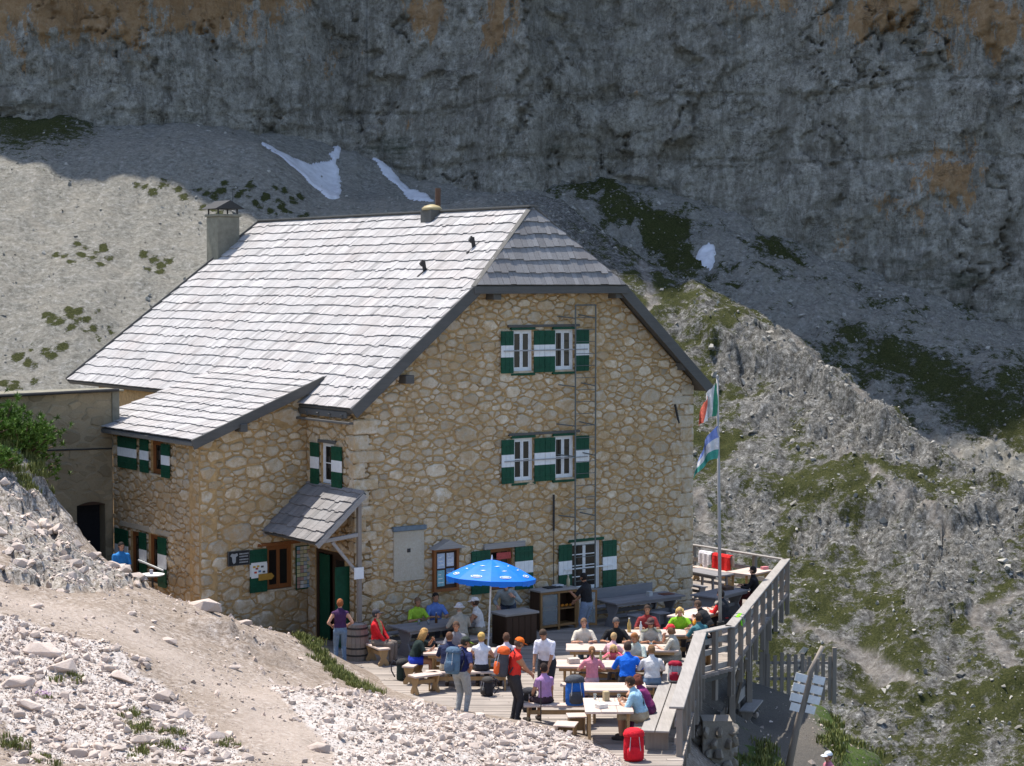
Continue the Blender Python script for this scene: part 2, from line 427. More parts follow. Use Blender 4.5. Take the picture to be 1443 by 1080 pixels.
far_h0 = rbf(FAR, 'tps')
near_h0 = rbf(NEAR + NEAR_EXTRA, 'lin')

def blob(x, y, lst, soft=1.0):
    m = np.zeros_like(x)
    for (c, r) in lst:
        d = np.hypot(x-c[0], (y-c[1])*0.75)/r
        m = np.maximum(m, np.exp(-d*d*1.4))
    return m
def seg_dist(x, y, pts):
    d = np.full_like(x, 1e9)
    for (ax, ay), (bx, by) in zip(pts[:-1], pts[1:]):
        vx, vy = bx-ax, by-ay
        t = np.clip(((x-ax)*vx+(y-ay)*vy)/(vx*vx+vy*vy), 0, 1)
        d = np.minimum(d, np.hypot(x-ax-t*vx, y-ay-t*vy))
    return d
def far_fields(x, y):
    h = far_h0(x, y)
    side = smooth01(x, -8, 8)                                     # 0 = left scree, 1 = right craggy slope
    front = 1-smooth01(y-x*0.0, 196, 214)
    crag = blob(x, y, CRAG)
    wob = fbm(x/9, y/9, oct=4, seed=3)
    cragm = np.clip(crag*1.25+0.45*wob*side*front-0.05*(1-side), 0, 1)
    # stepped, fractured rock
    f1, f2, idn = cell2(x/1.9+0.5*wob, y/2.6+0.5*fbm(x/5, y/5, seed=9), 5)
    g1, g2, idg = cell2(x/0.75, y/0.95, 8)
    block = (idn-0.35)*2.4 + (idg-0.4)*0.9 - 0.9*np.exp(-((f2-f1)/0.07)**2)
    rough = fbm(x/3, y/3, oct=5, seed=21)
    fine = fbm(x/0.9, y/0.9, oct=3, seed=31)
    h = h + cragm*(block*0.5) + side*(0.95*rough+0.52*fine) + (1-side)*(0.32*rough+0.14*fine) + wob*0.5*side
    # rock bands: a step up of two metres along two lines across the right slope
    for xs_, ys_, hh, wd in (([17,20.3,25.5,29,31.8,35.9,40],[179,175,171,163.5,159.5,154,149],2.6,8.0), ([25,28,31,34,37,41],[150,149,147.5,146,146,143],1.9,6.0), ([18,22,26],[156,154.5,152],1.2,4.0)):
        s_ = y-np.interp(x, xs_, ys_)+1.4*rough+0.8*fine
        h = h + hh*smooth01(s_, 0, 1.0)*np.exp(-np.maximum(s_, 0)/wd)*smooth01(x, xs_[0]-1.5, xs_[0]+1.5)*(1-smooth01(x, xs_[-1]-1.5, xs_[-1]+1.5))*(0.75+0.5*wob)
    # gullies on the scree
    h = h - (1-side)*(0.9*fbm(x/6+0.3*y/20, y/60, oct=4, seed=41)+0.5*np.maximum(0, fbm(x/2.2+y/30, y/45, oct=3, seed=43)))
    path = np.zeros_like(x)
    for p in PATHS:
        path = np.maximum(path, 0.7*(1-smooth01(seg_dist(x, y, p)+0.9*fine+0.5*rough, 0.1, 0.8)))
    h = h - 0.1*path
    gn = fbm(x/4.2, y/5.5, oct=5, seed=51, gain=0.6)
    gf = fbm(x/1.3, y/1.6, oct=4, seed=57, gain=0.65)
    grass = np.clip(blob(x, y, GRASS)*0.26 + (gn*0.6+gf*0.5+0.36)*side*front, 0, 1)
    dg = np.clip(blob(x, y, DARKGRASS)*0.8 + (gn*0.5+gf*0.7+0.10)*side*(1-front), 0, 1)
    tf = blob(x, y, [((t[0]+dx, t[1]+dy), .62) for t in TUFT for dx, dy in ((0,0),(.9,-.7),(-1.0,.4),(1.6,.5))])
    grass = np.maximum(grass, dg)
    grass = np.maximum(grass, np.clip(tf*0.95+0.9*fine-0.12, 0, 1)*(tf > .15)*(1-side))
    grass = grass*(1-path)*(1-0.75*smooth01(cragm, 0.35, 0.8))
    scree = np.maximum(1-side, smooth01(y-np.interp(x, [0,11.8,19.5,26,32.6,40.6,60], [225,212,199,186,172,160,140]), 0, 5))*(1-smooth01(grass, 0.25, 0.6))
    return h, grass, cragm, path, scree
def far_height(x, y):
    return far_fields(np.atleast_1d(np.asarray(x, float)), np.atleast_1d(np.asarray(y, float)))[0]

def mat_far():
    t = NT('mountain_slope'); v = t.coord('Object')
    fine = t.noise(v, 1.9, 8, 0.85); mid = t.noise(v, 0.45, 6, 0.65); vf = t.noise(v, 7.0, 4, 0.8)
    rock = t.ramp(fine, [(0.37, (0.03,0.028,0.022)), (0.47, (0.108,0.103,0.092)), (0.55, (0.20,0.193,0.176)), (0.66, (0.47,0.455,0.425))])
    scree = t.ramp(fine, [(0.36, (0.10,0.095,0.080)), (0.47, (0.205,0.195,0.165)), (0.55, (0.275,0.262,0.228)), (0.67, (0.46,0.44,0.415))])
    scree = t.mix(t.ramp(mid, [(0.4, (0,0,0)), (0.7, (0.45,0.45,0.45))]), scree, (0.295,0.265,0.215))
    col = t.mix(t.attr('scree'), rock, scree)
    gcol = t.ramp(vf, [(0.28, (0.014,0.020,0.006)), (0.5, (0.045,0.050,0.016)), (0.75, (0.115,0.11,0.042))])
    gm = t.math('ADD', t.attr('grass'), t.math('MULTIPLY', t.math('SUBTRACT', t.noise(t.coord('Object', (1.0, 1.0, 1.6)), 0.85, 9, 0.86), 0.5), 3.2))
    gm = t.ramp(gm, [(0.40, (0,0,0)), (0.50, (1,1,1))])
    col = t.mix(gm, col, gcol)
    col = t.mix(t.attr('path'), col, t.ramp(fine, [(0.36, (0.15,0.13,0.11)), (0.64, (0.33,0.30,0.265))]))
    t.bump(fine, 0.9, 0.35)
    return t.out(col, 0.95, 0.1)
M['far'] = mat_far()

na, ny = 610, 470
A = np.linspace(-0.36, 0.40, na)[None, :]
Yr = np.concatenate([np.linspace(62, 110, 40), np.linspace(110.4, 262, ny-40)])[:, None]
FX = A*Yr; FY = np.broadcast_to(Yr, FX.shape).copy()
fh, fg, fc, fp, fs = far_fields(FX, FY)
me = grid_mesh('mountain_slope', FX, FY, fh, M['far'], dict(grass=fg, crag=fc, path=fp, scree=fs))
slope = tag(link('mountain_slope', me), 'craggy grass and scree slope below the rock wall', kind='structure')

# -------- the rock wall that closes the valley and throws its shade over the upper slope
def mat_cliff():
    t = NT('dolomite_wall'); v = t.coord('Object'); vs = t.coord('Object', (1, 1, 0.16)); vh = t.coord('Object', (0.25, 0.25, 1.2))
    n = t.noise(v, 0.55, 9, 0.8); st = t.noise(vs, 0.55, 8, 0.75); hz = t.noise(vh, 0.5, 6, 0.65); f = t.noise(v, 1.7, 6, 0.85)
    c = t.ramp(t.math('ADD', t.math('MULTIPLY', n, 0.42), t.math('MULTIPLY', f, 0.58)), [(0.385, (0.13,0.115,0.09)), (0.455, (0.40,0.36,0.295)), (0.53, (0.60,0.55,0.46)), (0.62, (0.84,0.80,0.71))])
    c = t.mix(t.ramp(st, [(0.42, (0.6,0.6,0.6)), (0.53, (0,0,0))]), c, (0.245,0.218,0.172))
    o = t.math('ADD', t.attr('orange'), t.math('MULTIPLY', t.math('SUBTRACT', t.noise(t.coord('Object', (1,1,0.35)), 0.5, 8, 0.8), 0.5), 3.4))
    c = t.mix(t.ramp(o, [(0.50, (0,0,0)), (0.66, (0.85,0.85,0.85))]), c, t.ramp(f, [(0.3, (0.50,0.26,0.10)), (0.7, (0.66,0.41,0.20))]))
    b = t.math('ADD', t.attr('streak'), t.math('MULTIPLY', t.math('SUBTRACT', st, 0.5), 1.2))
    c = t.mix(t.ramp(b, [(0.4, (0,0,0)), (0.75, (0.8,0.8,0.8))]), c, (0.085,0.082,0.076))
    c = t.mix(t.ramp(t.math('ADD', t.attr('ledge'), t.math('MULTIPLY', t.math('SUBTRACT', hz, 0.5), 1.4)), [(0.5, (0,0,0)), (0.75, (0.85,0.85,0.85))]), c, (0.05,0.062,0.026))
    def crackline(vec, sc, wid, det=5):
        k = t.math('ABSOLUTE', t.math('SUBTRACT', t.noise(vec, sc, det, 0.62), 0.5))
        return t.ramp(k, [(0.0, (1,1,1)), (wid, (0,0,0))])
    gate = t.ramp(t.noise(v, 0.13, 3, 0.6), [(0.42, (0,0,0)), (0.58, (1,1,1))])
    cr1 = crackline(t.coord('Object', (1, 1, 0.22)), 0.20, 0.012); cr2 = crackline(t.coord('Object', (0.5, 0.5, 1.3)), 0.12, 0.008)
    cr = t.math('MULTIPLY', t.math('MAXIMUM', cr1, cr2), gate)
    c = t.mix(t.math('MULTIPLY', cr, 0.35), c, (0.06,0.056,0.047))
    t.bump(t.math('SUBTRACT', t.math('ADD', n, t.math('ADD', t.math('MULTIPLY', st, 0.6), t.math('MULTIPLY', f, 0.5))), t.math('MULTIPLY', cr, 0.15)), 1.0, 1.3)
    return t.out(c, 0.95, 0.1)
M['cliff'] = mat_cliff()
base_pts = [(-180,232),(-130,226),(-75,225),(-55,224),(-40,226),(-30,231),(-20,240),(-8,236),(2,230),(11,238),(23,233),(35,226),(46,221),(56,217),(73,208),(110,200)]
def cliff_surface(u, z):
    bx = np.interp(u, [p[0] for p in base_pts], [p[1] for p in base_pts])
    bz = np.interp(u, [-130,-58,-30,-20,0,11,23,35,46,56,110], [30,28,26.5,26,20,21,17,11.5,7.5,4,-6])
    up = z-bz
    y = bx + np.where(up < 60, up*0.16, 9.6+(up-60)*0.03) - 1.5
    big = fbm(u/26, z/60, oct=3, seed=61)
    vert = fbm(u/5.5, z/38, oct=5, seed=71, ridged=True)
    hor = fbm(u/60, z/5.0, oct=4, seed=81)
    wu = 0.8*fbm(u/4, z/6, oct=4, seed=65); wz = 0.8*fbm(u/7, z/3, oct=4, seed=66)
    f1, f2, idn = cell2(u/6.0+wu, z/11+wz, 15)
    g1, g2, idg = cell2(u/2.1+wu, z/3.4+wz, 17)
    k1, k2, idk = cell2(u/0.9, z/1.1, 19)
    rough = fbm(u/1.6, z/1.6, oct=4, seed=91)
    crack = np.exp(-((f2-f1)/0.03)**2)*smooth01(fbm(u/9, z/9, oct=3, seed=67), 0.05, 0.35)
    y = y - 4.0*big - 1.5*vert - 0.95*hor - 1.5*(idn-0.5) - 0.75*(idg-0.5) - 0.32*(idk-.5) - 0.45*rough + 1.1*crack
    # overhanging ledge lines
    lw = fbm(u/12, u*0, oct=4, seed=101)
    for z0, k in ((31+0.03*u, .5), (24, 0.45)):
        d = z-(z0+1.6*lw)
        y = y + k*np.where(d > 0, 0, np.exp(d/1.3))*smooth01(vert, -0.4, 0.3) 
    return y, big, vert, hor, crack, lw
nu = 620
U = np.concatenate([np.linspace(-180, -92, 60), np.linspace(-91.7, 92, nu-60)])[None, :]
zr = np.concatenate([np.linspace(-12, 52, 250), np.linspace(54, 1.0, 0), 52+np.linspace(0.02, 1, 26)**1.4*200])[:, None]
top = np.interp(U, [-170,-90,-65,-45,-25,0,30,100], [105,110,128,188,256,285,290,290])
ZZ = np.where(zr <= 52, zr, 52+(zr-52)/200*(top-52))
UU = np.broadcast_to(U, ZZ.shape).copy()
CY, cb, cv, ch, cc, lw = cliff_surface(UU, ZZ)
ora = np.zeros_like(UU)
for (cx_, cz_, rx, rz, k) in [(-50,42,17,6,1.0),(-36,43,10,5.5,1.0),(-62,40,9,6,.95),(-44,40,8,3,.55),(-25,44,4,4,.5),(-10,42,3.5,4,.85),(-1.5,41,2.2,6,.95),(-22,37,1.3,7,.4),(30,43,7,3.5,.62),(42,41,8,4.5,.8),(55,39,9,5,.8),(64,38,8,6,.7),(49,22,5,4.5,.75),(45,18,4,3,.5),(-14,28,4,2,.35),(20,30,2.5,3,.25),(56,28,4,4,.3),(38,14,2,2,.4)]:
    ora = np.maximum(ora, k*np.exp(-(((UU-cx_)/rx)**2+((ZZ-cz_)/rz)**2)))
stk = np.clip(0.28*smooth01(fbm(UU/7, ZZ/55, oct=3, seed=111), 0.05, 0.5)+0.55*cc, 0, 1)
stk = np.maximum(stk, 0.62*np.exp(-((UU+17+0.02*ZZ)/0.35)**2)*smooth01(ZZ, 24, 30))
stk = np.maximum(stk, 0.6*np.exp(-((UU-26.5)/0.45)**2)*smooth01(ZZ, 33, 38))
stk = np.maximum(stk, 0.5*np.exp(-((UU+8.5)/1.6)**2)*smooth01(ZZ, 33, 42))
led = np.zeros_like(UU)
for z0 in (23.5, 31):
    led = np.maximum(led, 0.5*np.exp(-((ZZ-(z0+2.2*lw+0.02*UU))/0.4)**2)*smooth01(fbm(UU/8, ZZ/30, seed=131), -.1, .3))
led = np.maximum(led, 0.5*np.exp(-(((UU+40)/9)**2+((ZZ-35)/2.2)**2)))
led = np.maximum(led, 0.45*(1-smooth01(ZZ-np.interp(UU, [-58,-20,11,35,56], [29,27,24,15,8]), 0, 6)))
me = grid_mesh('cliff', UU, CY, ZZ, M['cliff'], dict(orange=ora, streak=stk, ledge=led))
cliff = tag(link('cliff', me), 'tall shaded grey rock wall with orange stains filling the background', kind='structure')

# -------- snow lying in the shaded gullies, draped on the slope
def inside(px, py, poly):
    c = np.zeros(np.shape(px), bool); n = len(poly)
    for i in range(n):
        (x1, y1), (x2, y2) = poly[i], poly[i-1]
        c ^= ((y1 > py) != (y2 > py)) & (px < (x2-x1)*(py-y1)/(y2-y1+1e-12)+x1)
    return c
def drape(name, poly, hf, lift, step, mat, **kw):
    px = [p[0] for p in poly]; py = [p[1] for p in poly]
    xs = np.arange(min(px)-step, max(px)+step, step); ys = np.arange(min(py)-step, max(py)+step, step)
    X, Y = np.meshgrid(xs, ys)
    wx = X+0.5*fbm(X/1.2, Y/1.2, oct=3, seed=7)*step*4; wy = Y+0.5*fbm(X/1.2, Y/1.2, oct=3, seed=8)*step*4
    ins = inside(wx, wy, poly)
    H = hf(X.ravel(), Y.ravel()).reshape(X.shape)
    k = np.ones((5, 5))/25                                        # snow smooths the ground
    Hp = np.pad(H, 2, mode='edge')
    Hs = sum(Hp[i:i+H.shape[0], j:j+H.shape[1]] for i in range(5) for j in range(5))/25
    core = ins.astype(float)
    cp = np.pad(core, 1)
    edge = sum(cp[i:i+H.shape[0], j:j+H.shape[1]] for i in range(3) for j in range(3))/9
    Z = np.where(edge > 0.95, np.maximum(Hs, H)+lift, H-0.25)
    nr, nc = X.shape; idx = np.arange(nr*nc).reshape(nr, nc)
    q = []
    for r in range(nr-1):
        for c in range(nc-1):
            if ins[r:r+2, c:c+2].any(): q.append((idx[r,c], idx[r,c+1], idx[r+1,c+1], idx[r+1,c]))
    co = np.stack([X, Y, Z], -1).reshape(-1, 3)
    used = np.unique(np.array(q)); rm = np.full(nr*nc, -1); rm[used] = np.arange(len(used))
    me = bpy.data.meshes.new(name)
    raw_mesh(me, co[used], rm[np.array(q)], mat)
    return link(name, me)
for i, (pl, lb) in enumerate(zip(SNOW, ('wide wedge of snow in the gully behind the hut roof', 'narrow slanting strip of snow right of the wide snow wedge', 'small square snow patch on the shaded slope right of the gable'))):
    o = drape('snow_patch', pl, far_height, 0.22, 0.25, M['snow'])
    tag(o, lb, kind='structure')

# -------- broken rock scattered over slope and foreground: angular prototypes, joined by numpy
def rock_proto(seed, flat=0.65, npts=15):
    r = random.Random(seed); bm = bmesh.new()
    for _ in range(npts):
        v = Vector((r.gauss(0,1), r.gauss(0,1), r.gauss(0,1))).normalized()*r.uniform(0.8, 1.0)
        v.x *= 1.0; v.y *= r.uniform(0.65,0.9); v.z *= flat
        bm.verts.new(v*0.5)
    res = bmesh.ops.convex_hull(bm, input=bm.verts)
    bmesh.ops.delete(bm, geom=[g for g in res['geom_unused'] if isinstance(g, bmesh.types.BMVert)], context='VERTS')
    bmesh.ops.triangulate(bm, faces=bm.faces)
    bm.verts.index_update()
    V = np.array([v.co[:] for v in bm.verts]); F = np.array([[v.index for v in f.verts] for f in bm.faces])
    bm.free(); return V, F
PROTO = [rock_proto(s, flat=f, npts=n) for s, f, n in [(1,.6,9),(2,.5,9),(3,.75,10),(4,.42,8),(5,.65,9),(6,.55,10),(7,.8,8),(8,.48,9)]]
def rotm(n):
    q = rng.normal(size=(n,4)); q[:,1:3] *= 0.35
    q /= np.linalg.norm(q, axis=1)[:,None]
    w, x, y, z = q.T
    return np.stack([1-2*(y*y+z*z),2*(x*y-z*w),2*(x*z+y*w),2*(x*y+z*w),1-2*(x*x+z*z),2*(y*z-x*w),2*(x*z-y*w),2*(y*z+x*w),1-2*(x*x+y*y)],-1).reshape(n,3,3)
def rocks_mesh(name, pos, size, mat, tone):
    vs, fs, ts = [], [], []; b = 0
    Rm = rotm(len(pos)); which = rng.integers(0, len(PROTO), len(pos))
    for k, (V, F) in enumerate(PROTO):
        s = np.where(which == k)[0]
        if not len(s): continue
        P = np.einsum('nij,vj->nvi', Rm[s], V)*size[s,None,None]+pos[s,None,:]
        vs.append(P.reshape(-1,3)); fs.append((F[None]+b+(np.arange(len(s))*len(V))[:,None,None]).reshape(-1,3))
        ts.append(np.repeat(tone[s], len(F))); b += len(s)*len(V)
    me = bpy.data.meshes.new(name)
    return raw_mesh(me, np.concatenate(vs), np.concatenate(fs), mat, None, False, dict(tone=np.concatenate(ts)))
def pick(n, weights, X, Y, H):
    p = weights.ravel()/weights.sum()
    i = rng.choice(p.size, n, p=p)
    jx = (rng.random(n)-.5); jy = (rng.random(n)-.5)
    return X.ravel()[i]+jx*0.4, Y.ravel()[i]+jy*0.4, H.ravel()[i]
vis = (FY > 112) & (np.abs(FX) < 0.30*FY)
side_w = smooth01(FX, -8, 8)
w = vis*(0.55+0.45*side_w)*(1-0.55*fg)*(1-0.7*fp)*(0.35+np.clip(fc,0,1)+0.5*(fbm(FX/7, FY/7, seed=121) > 0.05))*FY
x, y, z = pick(31000, w, FX, FY, fh)
sz = 0.14+rng.pareto(2.8, len(x))*0.17; sz = np.minimum(sz, 1.0)
sz = np.where(x < 0, np.minimum(sz*0.8, 0.7), sz)
me = rocks_mesh('boulder_field', np.stack([x, y, z+sz*0.08], -1), sz, M['farrock'], rng.uniform(0.5, 1.25, len(x)))
tag(link('boulder_field', me), 'loose grey boulders strewn over the mountain slope', kind='stuff')

# ------------------------------------------------------------------ the near ground: path, dirt bank, rubble
RUBBLE=[[(-10.12,38.3),(-8.22,37.9),(-7.22,37.0),(-5.92,35.7),(-4.91,34.1),(-4.59,32.7),(-8.17,30.8)],[(-4.95,39.5),(-3.71,41.9),(-2.53,42.7),(-1.22,40.7),(0.42,40.4),(1.99,39.0),(2.19,37.6),(-2.98,33.6),(-3.79,36.6)]]
OUTCROP=[[(-12.41,47.1),(-11.53,47.7),(-10.67,47.7),(-9.32,47.0),(-8.6,46.4),(-9.32,42.3),(-10.88,41.2)]]
BIGROCK=[((-7.13,45.1,1.96),0.85),((-6.28,45.5,1.52),0.35),((-8.86,36.5,2.5),0.75),((-8.36,36.1,2.31),0.7),((-8.9,34.8,2.32),0.6),((-7.37,36.4,2.12),0.5),((-6.48,35.9,1.82),0.45),((-6.55,35.2,1.78),0.35),((-7.18,34.8,1.87),0.35),((-8.46,33.8,2.09),0.5),((-6.03,35.2,1.65),0.45),((-5.28,34.1,1.45),0.4),((-6.38,33.3,1.58),0.45),((-7.26,32.3,1.7),0.4),((-3.57,41.1,0.81),0.4),((-0.91,40.1,0.52),0.4),((-2.08,43.1,0.19),0.35),((-0.17,40.2,0.4),0.35),((-1.32,39.3,0.65),0.3),((-3.45,34.6,1.14),0.5),((-7.08,40.1,2.11),0.35),((-8.04,40.9,2.49),0.25),((-5.75,40.0,1.53),0.3),((-9.69,39.4,2.89),0.3),((2.6,39.6,-0.31),0.3)]
WEED=[(-3.5,43.1),(-3.17,42.9),(-4.17,45.2),(-4.5,46.0),(-4.8,46.5),(-8.46,31.9),(-8.44,32.2),(-5.89,33.6),(-5.86,33.1),(-6.35,32.8),(-7.58,31.4),(-6.74,34.2),(-6.4,33.7),(-5.1,33.7),(-8.32,35.9),(-7.55,54.0),(-6.75,53.9)]
FLOWER=[(-8.32,34.5),(-8.45,34.7),(-5.64,33.1)]

DECK = [(-5.0,47.3),(-4.1,46.0),(-3.2,44.6),(-1.6,42.5),(0.2,41.2),(1.7,39.2),(2.6,37.6),(3.35,38.0),(4.6,46.9),(5.45,47.9),(8.5,59.6),(5.9,63.3),(0,63),(-4.5,52),(-6.6,50.6)]
def near_fields(x, y):
    h = near_h0(x, y)
    rub = np.zeros_like(x)
    for p in RUBBLE:
        rub = np.maximum(rub, inside(x+0.5*fbm(x/1.5, y/1.5, seed=201), y+0.5*fbm(x/1.5, y/1.5, seed=202), p).astype(float))
    oc = np.zeros_like(x)
    for p in OUTCROP:
        oc = np.maximum(oc, inside(x+0.6*fbm(x, y, seed=203), y+0.6*fbm(x, y, seed=204), p).astype(float))
    left = smooth01(-x, 10.2, 11.6)*smooth01(y, 45.5, 47.5)
    oc = np.maximum(oc, left)
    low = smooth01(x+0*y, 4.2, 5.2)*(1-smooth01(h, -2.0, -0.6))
    deck = inside(x, y, DECK).astype(float)
    n = fbm(x/1.4, y/1.4, oct=5, seed=211); f = fbm(x/0.35, y/0.35, oct=3, seed=221)
    f1, f2, idn = cell2(x/0.75+0.4*n, y/0.6+0.4*n, 23)
    h = h + (1-deck)*(0.10*n + 0.02*f) + oc*((idn-0.4)*0.34-0.14*np.exp(-((f2-f1)/0.08)**2)+0.12*f) + rub*(0.05*f+0.06*n)
    bank = np.exp(-(((x+6.0)/1.2)**2+((y-42.6)/0.5)**2))          # small cut bank beside the path
    h = h + 0.5*bank*(1-deck)*(1+0.6*f)
    edge = smooth01(x, 7.6, 8.8)*smooth01(y, 44, 49)
    grass = np.clip(edge*(0.75+0.6*n)+low*0.55*(fbm(x/1.1, y/1.1, seed=231) > 0.12)*(1-smooth01(y, 49, 52)), 0, 1)
    grass = np.maximum(grass, np.clip(np.exp(-(seg_dist(x, y, [(-4.9,46.6),(-4.2,45.5),(-3.4,43.4)])/0.28)**2)*(0.9+0.6*n), 0, 1))
    grass = np.maximum(grass, np.clip(left*smooth01(h, 4.4, 5.6)*(0.6+n), 0, 1))
    # the footpath is trodden paler
    path = np.exp(-(seg_dist(x, y, [(-14,39.5),(-10.6,39.6),(-8,39.6),(-6.2,38.6),(-4.6,37.2),(-3.9,34)])/1.0)**2)
    path = np.maximum(path, np.exp(-(seg_dist(x, y, [(-4.4,39.5),(-3.6,37),(-2.8,34),(-2.6,31)])/1.3)**2))
    return h, rub, oc, low, grass, path, deck
def near_height(x, y):
    return near_fields(np.atleast_1d(np.asarray(x, float)), np.atleast_1d(np.asarray(y, float)))[0]
def nz(x, y): return float(near_height(x, y)[0])

def mat_near():
    t = NT('hillside_ground'); v = t.coord('Object')
    f = t.noise(v, 9, 7, 0.75); m = t.noise(v, 1.3, 5, 0.6); vf = t.noise(v, 38, 3, 0.7)
    dirt = t.ramp(f, [(0.34, (0.13,0.10,0.075)), (0.48, (0.28,0.225,0.18)), (0.58, (0.40,0.34,0.29)), (0.7, (0.56,0.50,0.45))])
    dirt = t.mix(t.ramp(m, [(0.38, (0,0,0)), (0.68, (0.7,0.7,0.7))]), dirt, t.ramp(vf, [(0.3, (0.13,0.095,0.065)), (0.7, (0.29,0.23,0.175))]))
    pale = t.ramp(vf, [(0.3, (0.35,0.28,0.225)), (0.7, (0.53,0.455,0.40))])
    c = t.mix(t.math('MULTIPLY', t.attr('path'), t.ramp(m, [(0.3, (0.25,0.25,0.25)), (0.7, (0.85,0.85,0.85))])), dirt, pale)
    c = t.mix(t.attr('rubble'), c, t.ramp(f, [(0.35, (0.28,0.235,0.20)), (0.5, (0.47,0.42,0.38)), (0.65, (0.62,0.57,0.53))]))
    c = t.mix(t.attr('outcrop'), c, t.ramp(f, [(0.36, (0.085,0.07,0.054)), (0.48, (0.26,0.23,0.195)), (0.64, (0.50,0.46,0.42))]))
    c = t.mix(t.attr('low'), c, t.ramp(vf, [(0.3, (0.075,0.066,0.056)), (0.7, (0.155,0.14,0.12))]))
    g = t.math('ADD', t.attr('grass'), t.math('MULTIPLY', t.math('SUBTRACT', f, 0.5), 1.1))
    c = t.mix(t.ramp(g, [(0.38, (0,0,0)), (0.55, (1,1,1))]), c, t.ramp(vf, [(0.3, (0.03,0.05,0.012)), (0.7, (0.09,0.13,0.03))]))
    t.bump(t.math('ADD', f, t.math('MULTIPLY', vf, 0.3)), 0.8, 0.06)
    return t.out(c, 0.95, 0.1)
M['near'] = mat_near()
A = np.linspace(-0.46, 0.36, 430)[None, :]
Yr = np.concatenate([np.linspace(-6, 26, 26), np.linspace(26.4, 62, 330), np.linspace(62.5, 82, 20)])[:, None]
Yw = np.maximum(Yr, 14)
NX = A*(Yw+4); NY = np.broadcast_to(Yr, NX.shape).copy()
nh, nrub, noc, nlow, ngr, npath, ndk = near_fields(NX, NY)
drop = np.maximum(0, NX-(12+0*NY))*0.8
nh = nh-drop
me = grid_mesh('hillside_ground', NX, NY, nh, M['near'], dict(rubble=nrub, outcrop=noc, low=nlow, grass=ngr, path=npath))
ground = tag(link('hillside_ground', me), 'stony path and dirt bank in front of the hut', kind='structure')

# rubble: the largest stones are single pieces, the rest one mass
def stones_on(n, w, smin, smax, pw):
    x, y, z = pick(n, w, NX, NY, nh)
    x = x+(rng.random(n)-.5)*0.3; y = y+(rng.random(n)-.5)*0.3
    s = smin+rng.pareto(pw, n)*smin*0.9; s = np.minimum(s, smax)
    z = near_height(x, y)
    return np.stack([x, y, z+s*0.12], -1), s
area = np.gradient(NX, axis=1)*np.gradient(NY, axis=0)
invis = (NY > 27) & (NY < 50) & (NX > -15) & (NX < 4.5) & (ndk < 0.5)
free = invis*area
p1, s1 = stones_on(23000, free*(nrub+0.012)*(1-0.6*npath*(NX > -5)), 0.031, 0.26, 2.0)
p2, s2 = stones_on(8000, free*(1-nrub)*(0.25+(fbm(NX, NY, seed=241) > 0.1))*(NY < 48), 0.022, 0.22, 1.9)
p3_, s3 = stones_on(1300, free*noc*(NY < 48.5), 0.06, 0.40, 2.0)
inband = (NX > 4.2) & (NX < 10) & (NY > 38) & (NY < 57)
p4, s4 = stones_on(900, inband*area*(0.3+(ngr > 0.3)), 0.04, 0.3, 2.0)
pos = np.concatenate([p1, p2, p3_, p4]); siz = np.concatenate([s1, s2, s3, s4])
order = np.argsort(-siz/pos[:,1])
big = order[:270]; rest = order[270:]
me = rocks_mesh('rubble', pos[rest], siz[rest], M['rock'], np.clip(rng.normal(0.97, 0.22, len(rest)), 0.45, 1.25))
o = link('rubble', me, ground); tag(o, kind='stuff')
def hull_rock(seed, sx, sy, sz):
    V, F = rock_proto(seed, 1.0, 18)
    V = V*np.array([sx, sy, sz])
    m = MB(); m.poly([tuple(v) for v in V], [tuple(f) for f in F], 0, random.uniform(0.85, 1.12))
    return m
sm = []
for k in range(16):
    m = hull_rock(300+k, 1.0, random.uniform(.6,.9), random.uniform(.4,.75)); sm.append(m.mesh('stone', M['rock'], bevel=0.03))
for i in big:
    o = link('stone', random.choice(sm), ground, tuple(pos[i]), (random.uniform(-.35,.35), random.uniform(-.35,.35), random.uniform(0, 6.28)))
    k = siz[i]; o.scale = (k*1.15, k*1.15, k*1.15)
for k, ((x, y, z), w) in enumerate(BIGROCK):
    m = hull_rock(500+k, w*1.25, w*0.8, w*0.55)
    m.build('stone', M['rock'], ground, (x, y, nz(x, y)+w*0.10), (random.uniform(-.2,.2), random.uniform(-.2,.2), random.uniform(-.5,.5)), bevel=0.02)

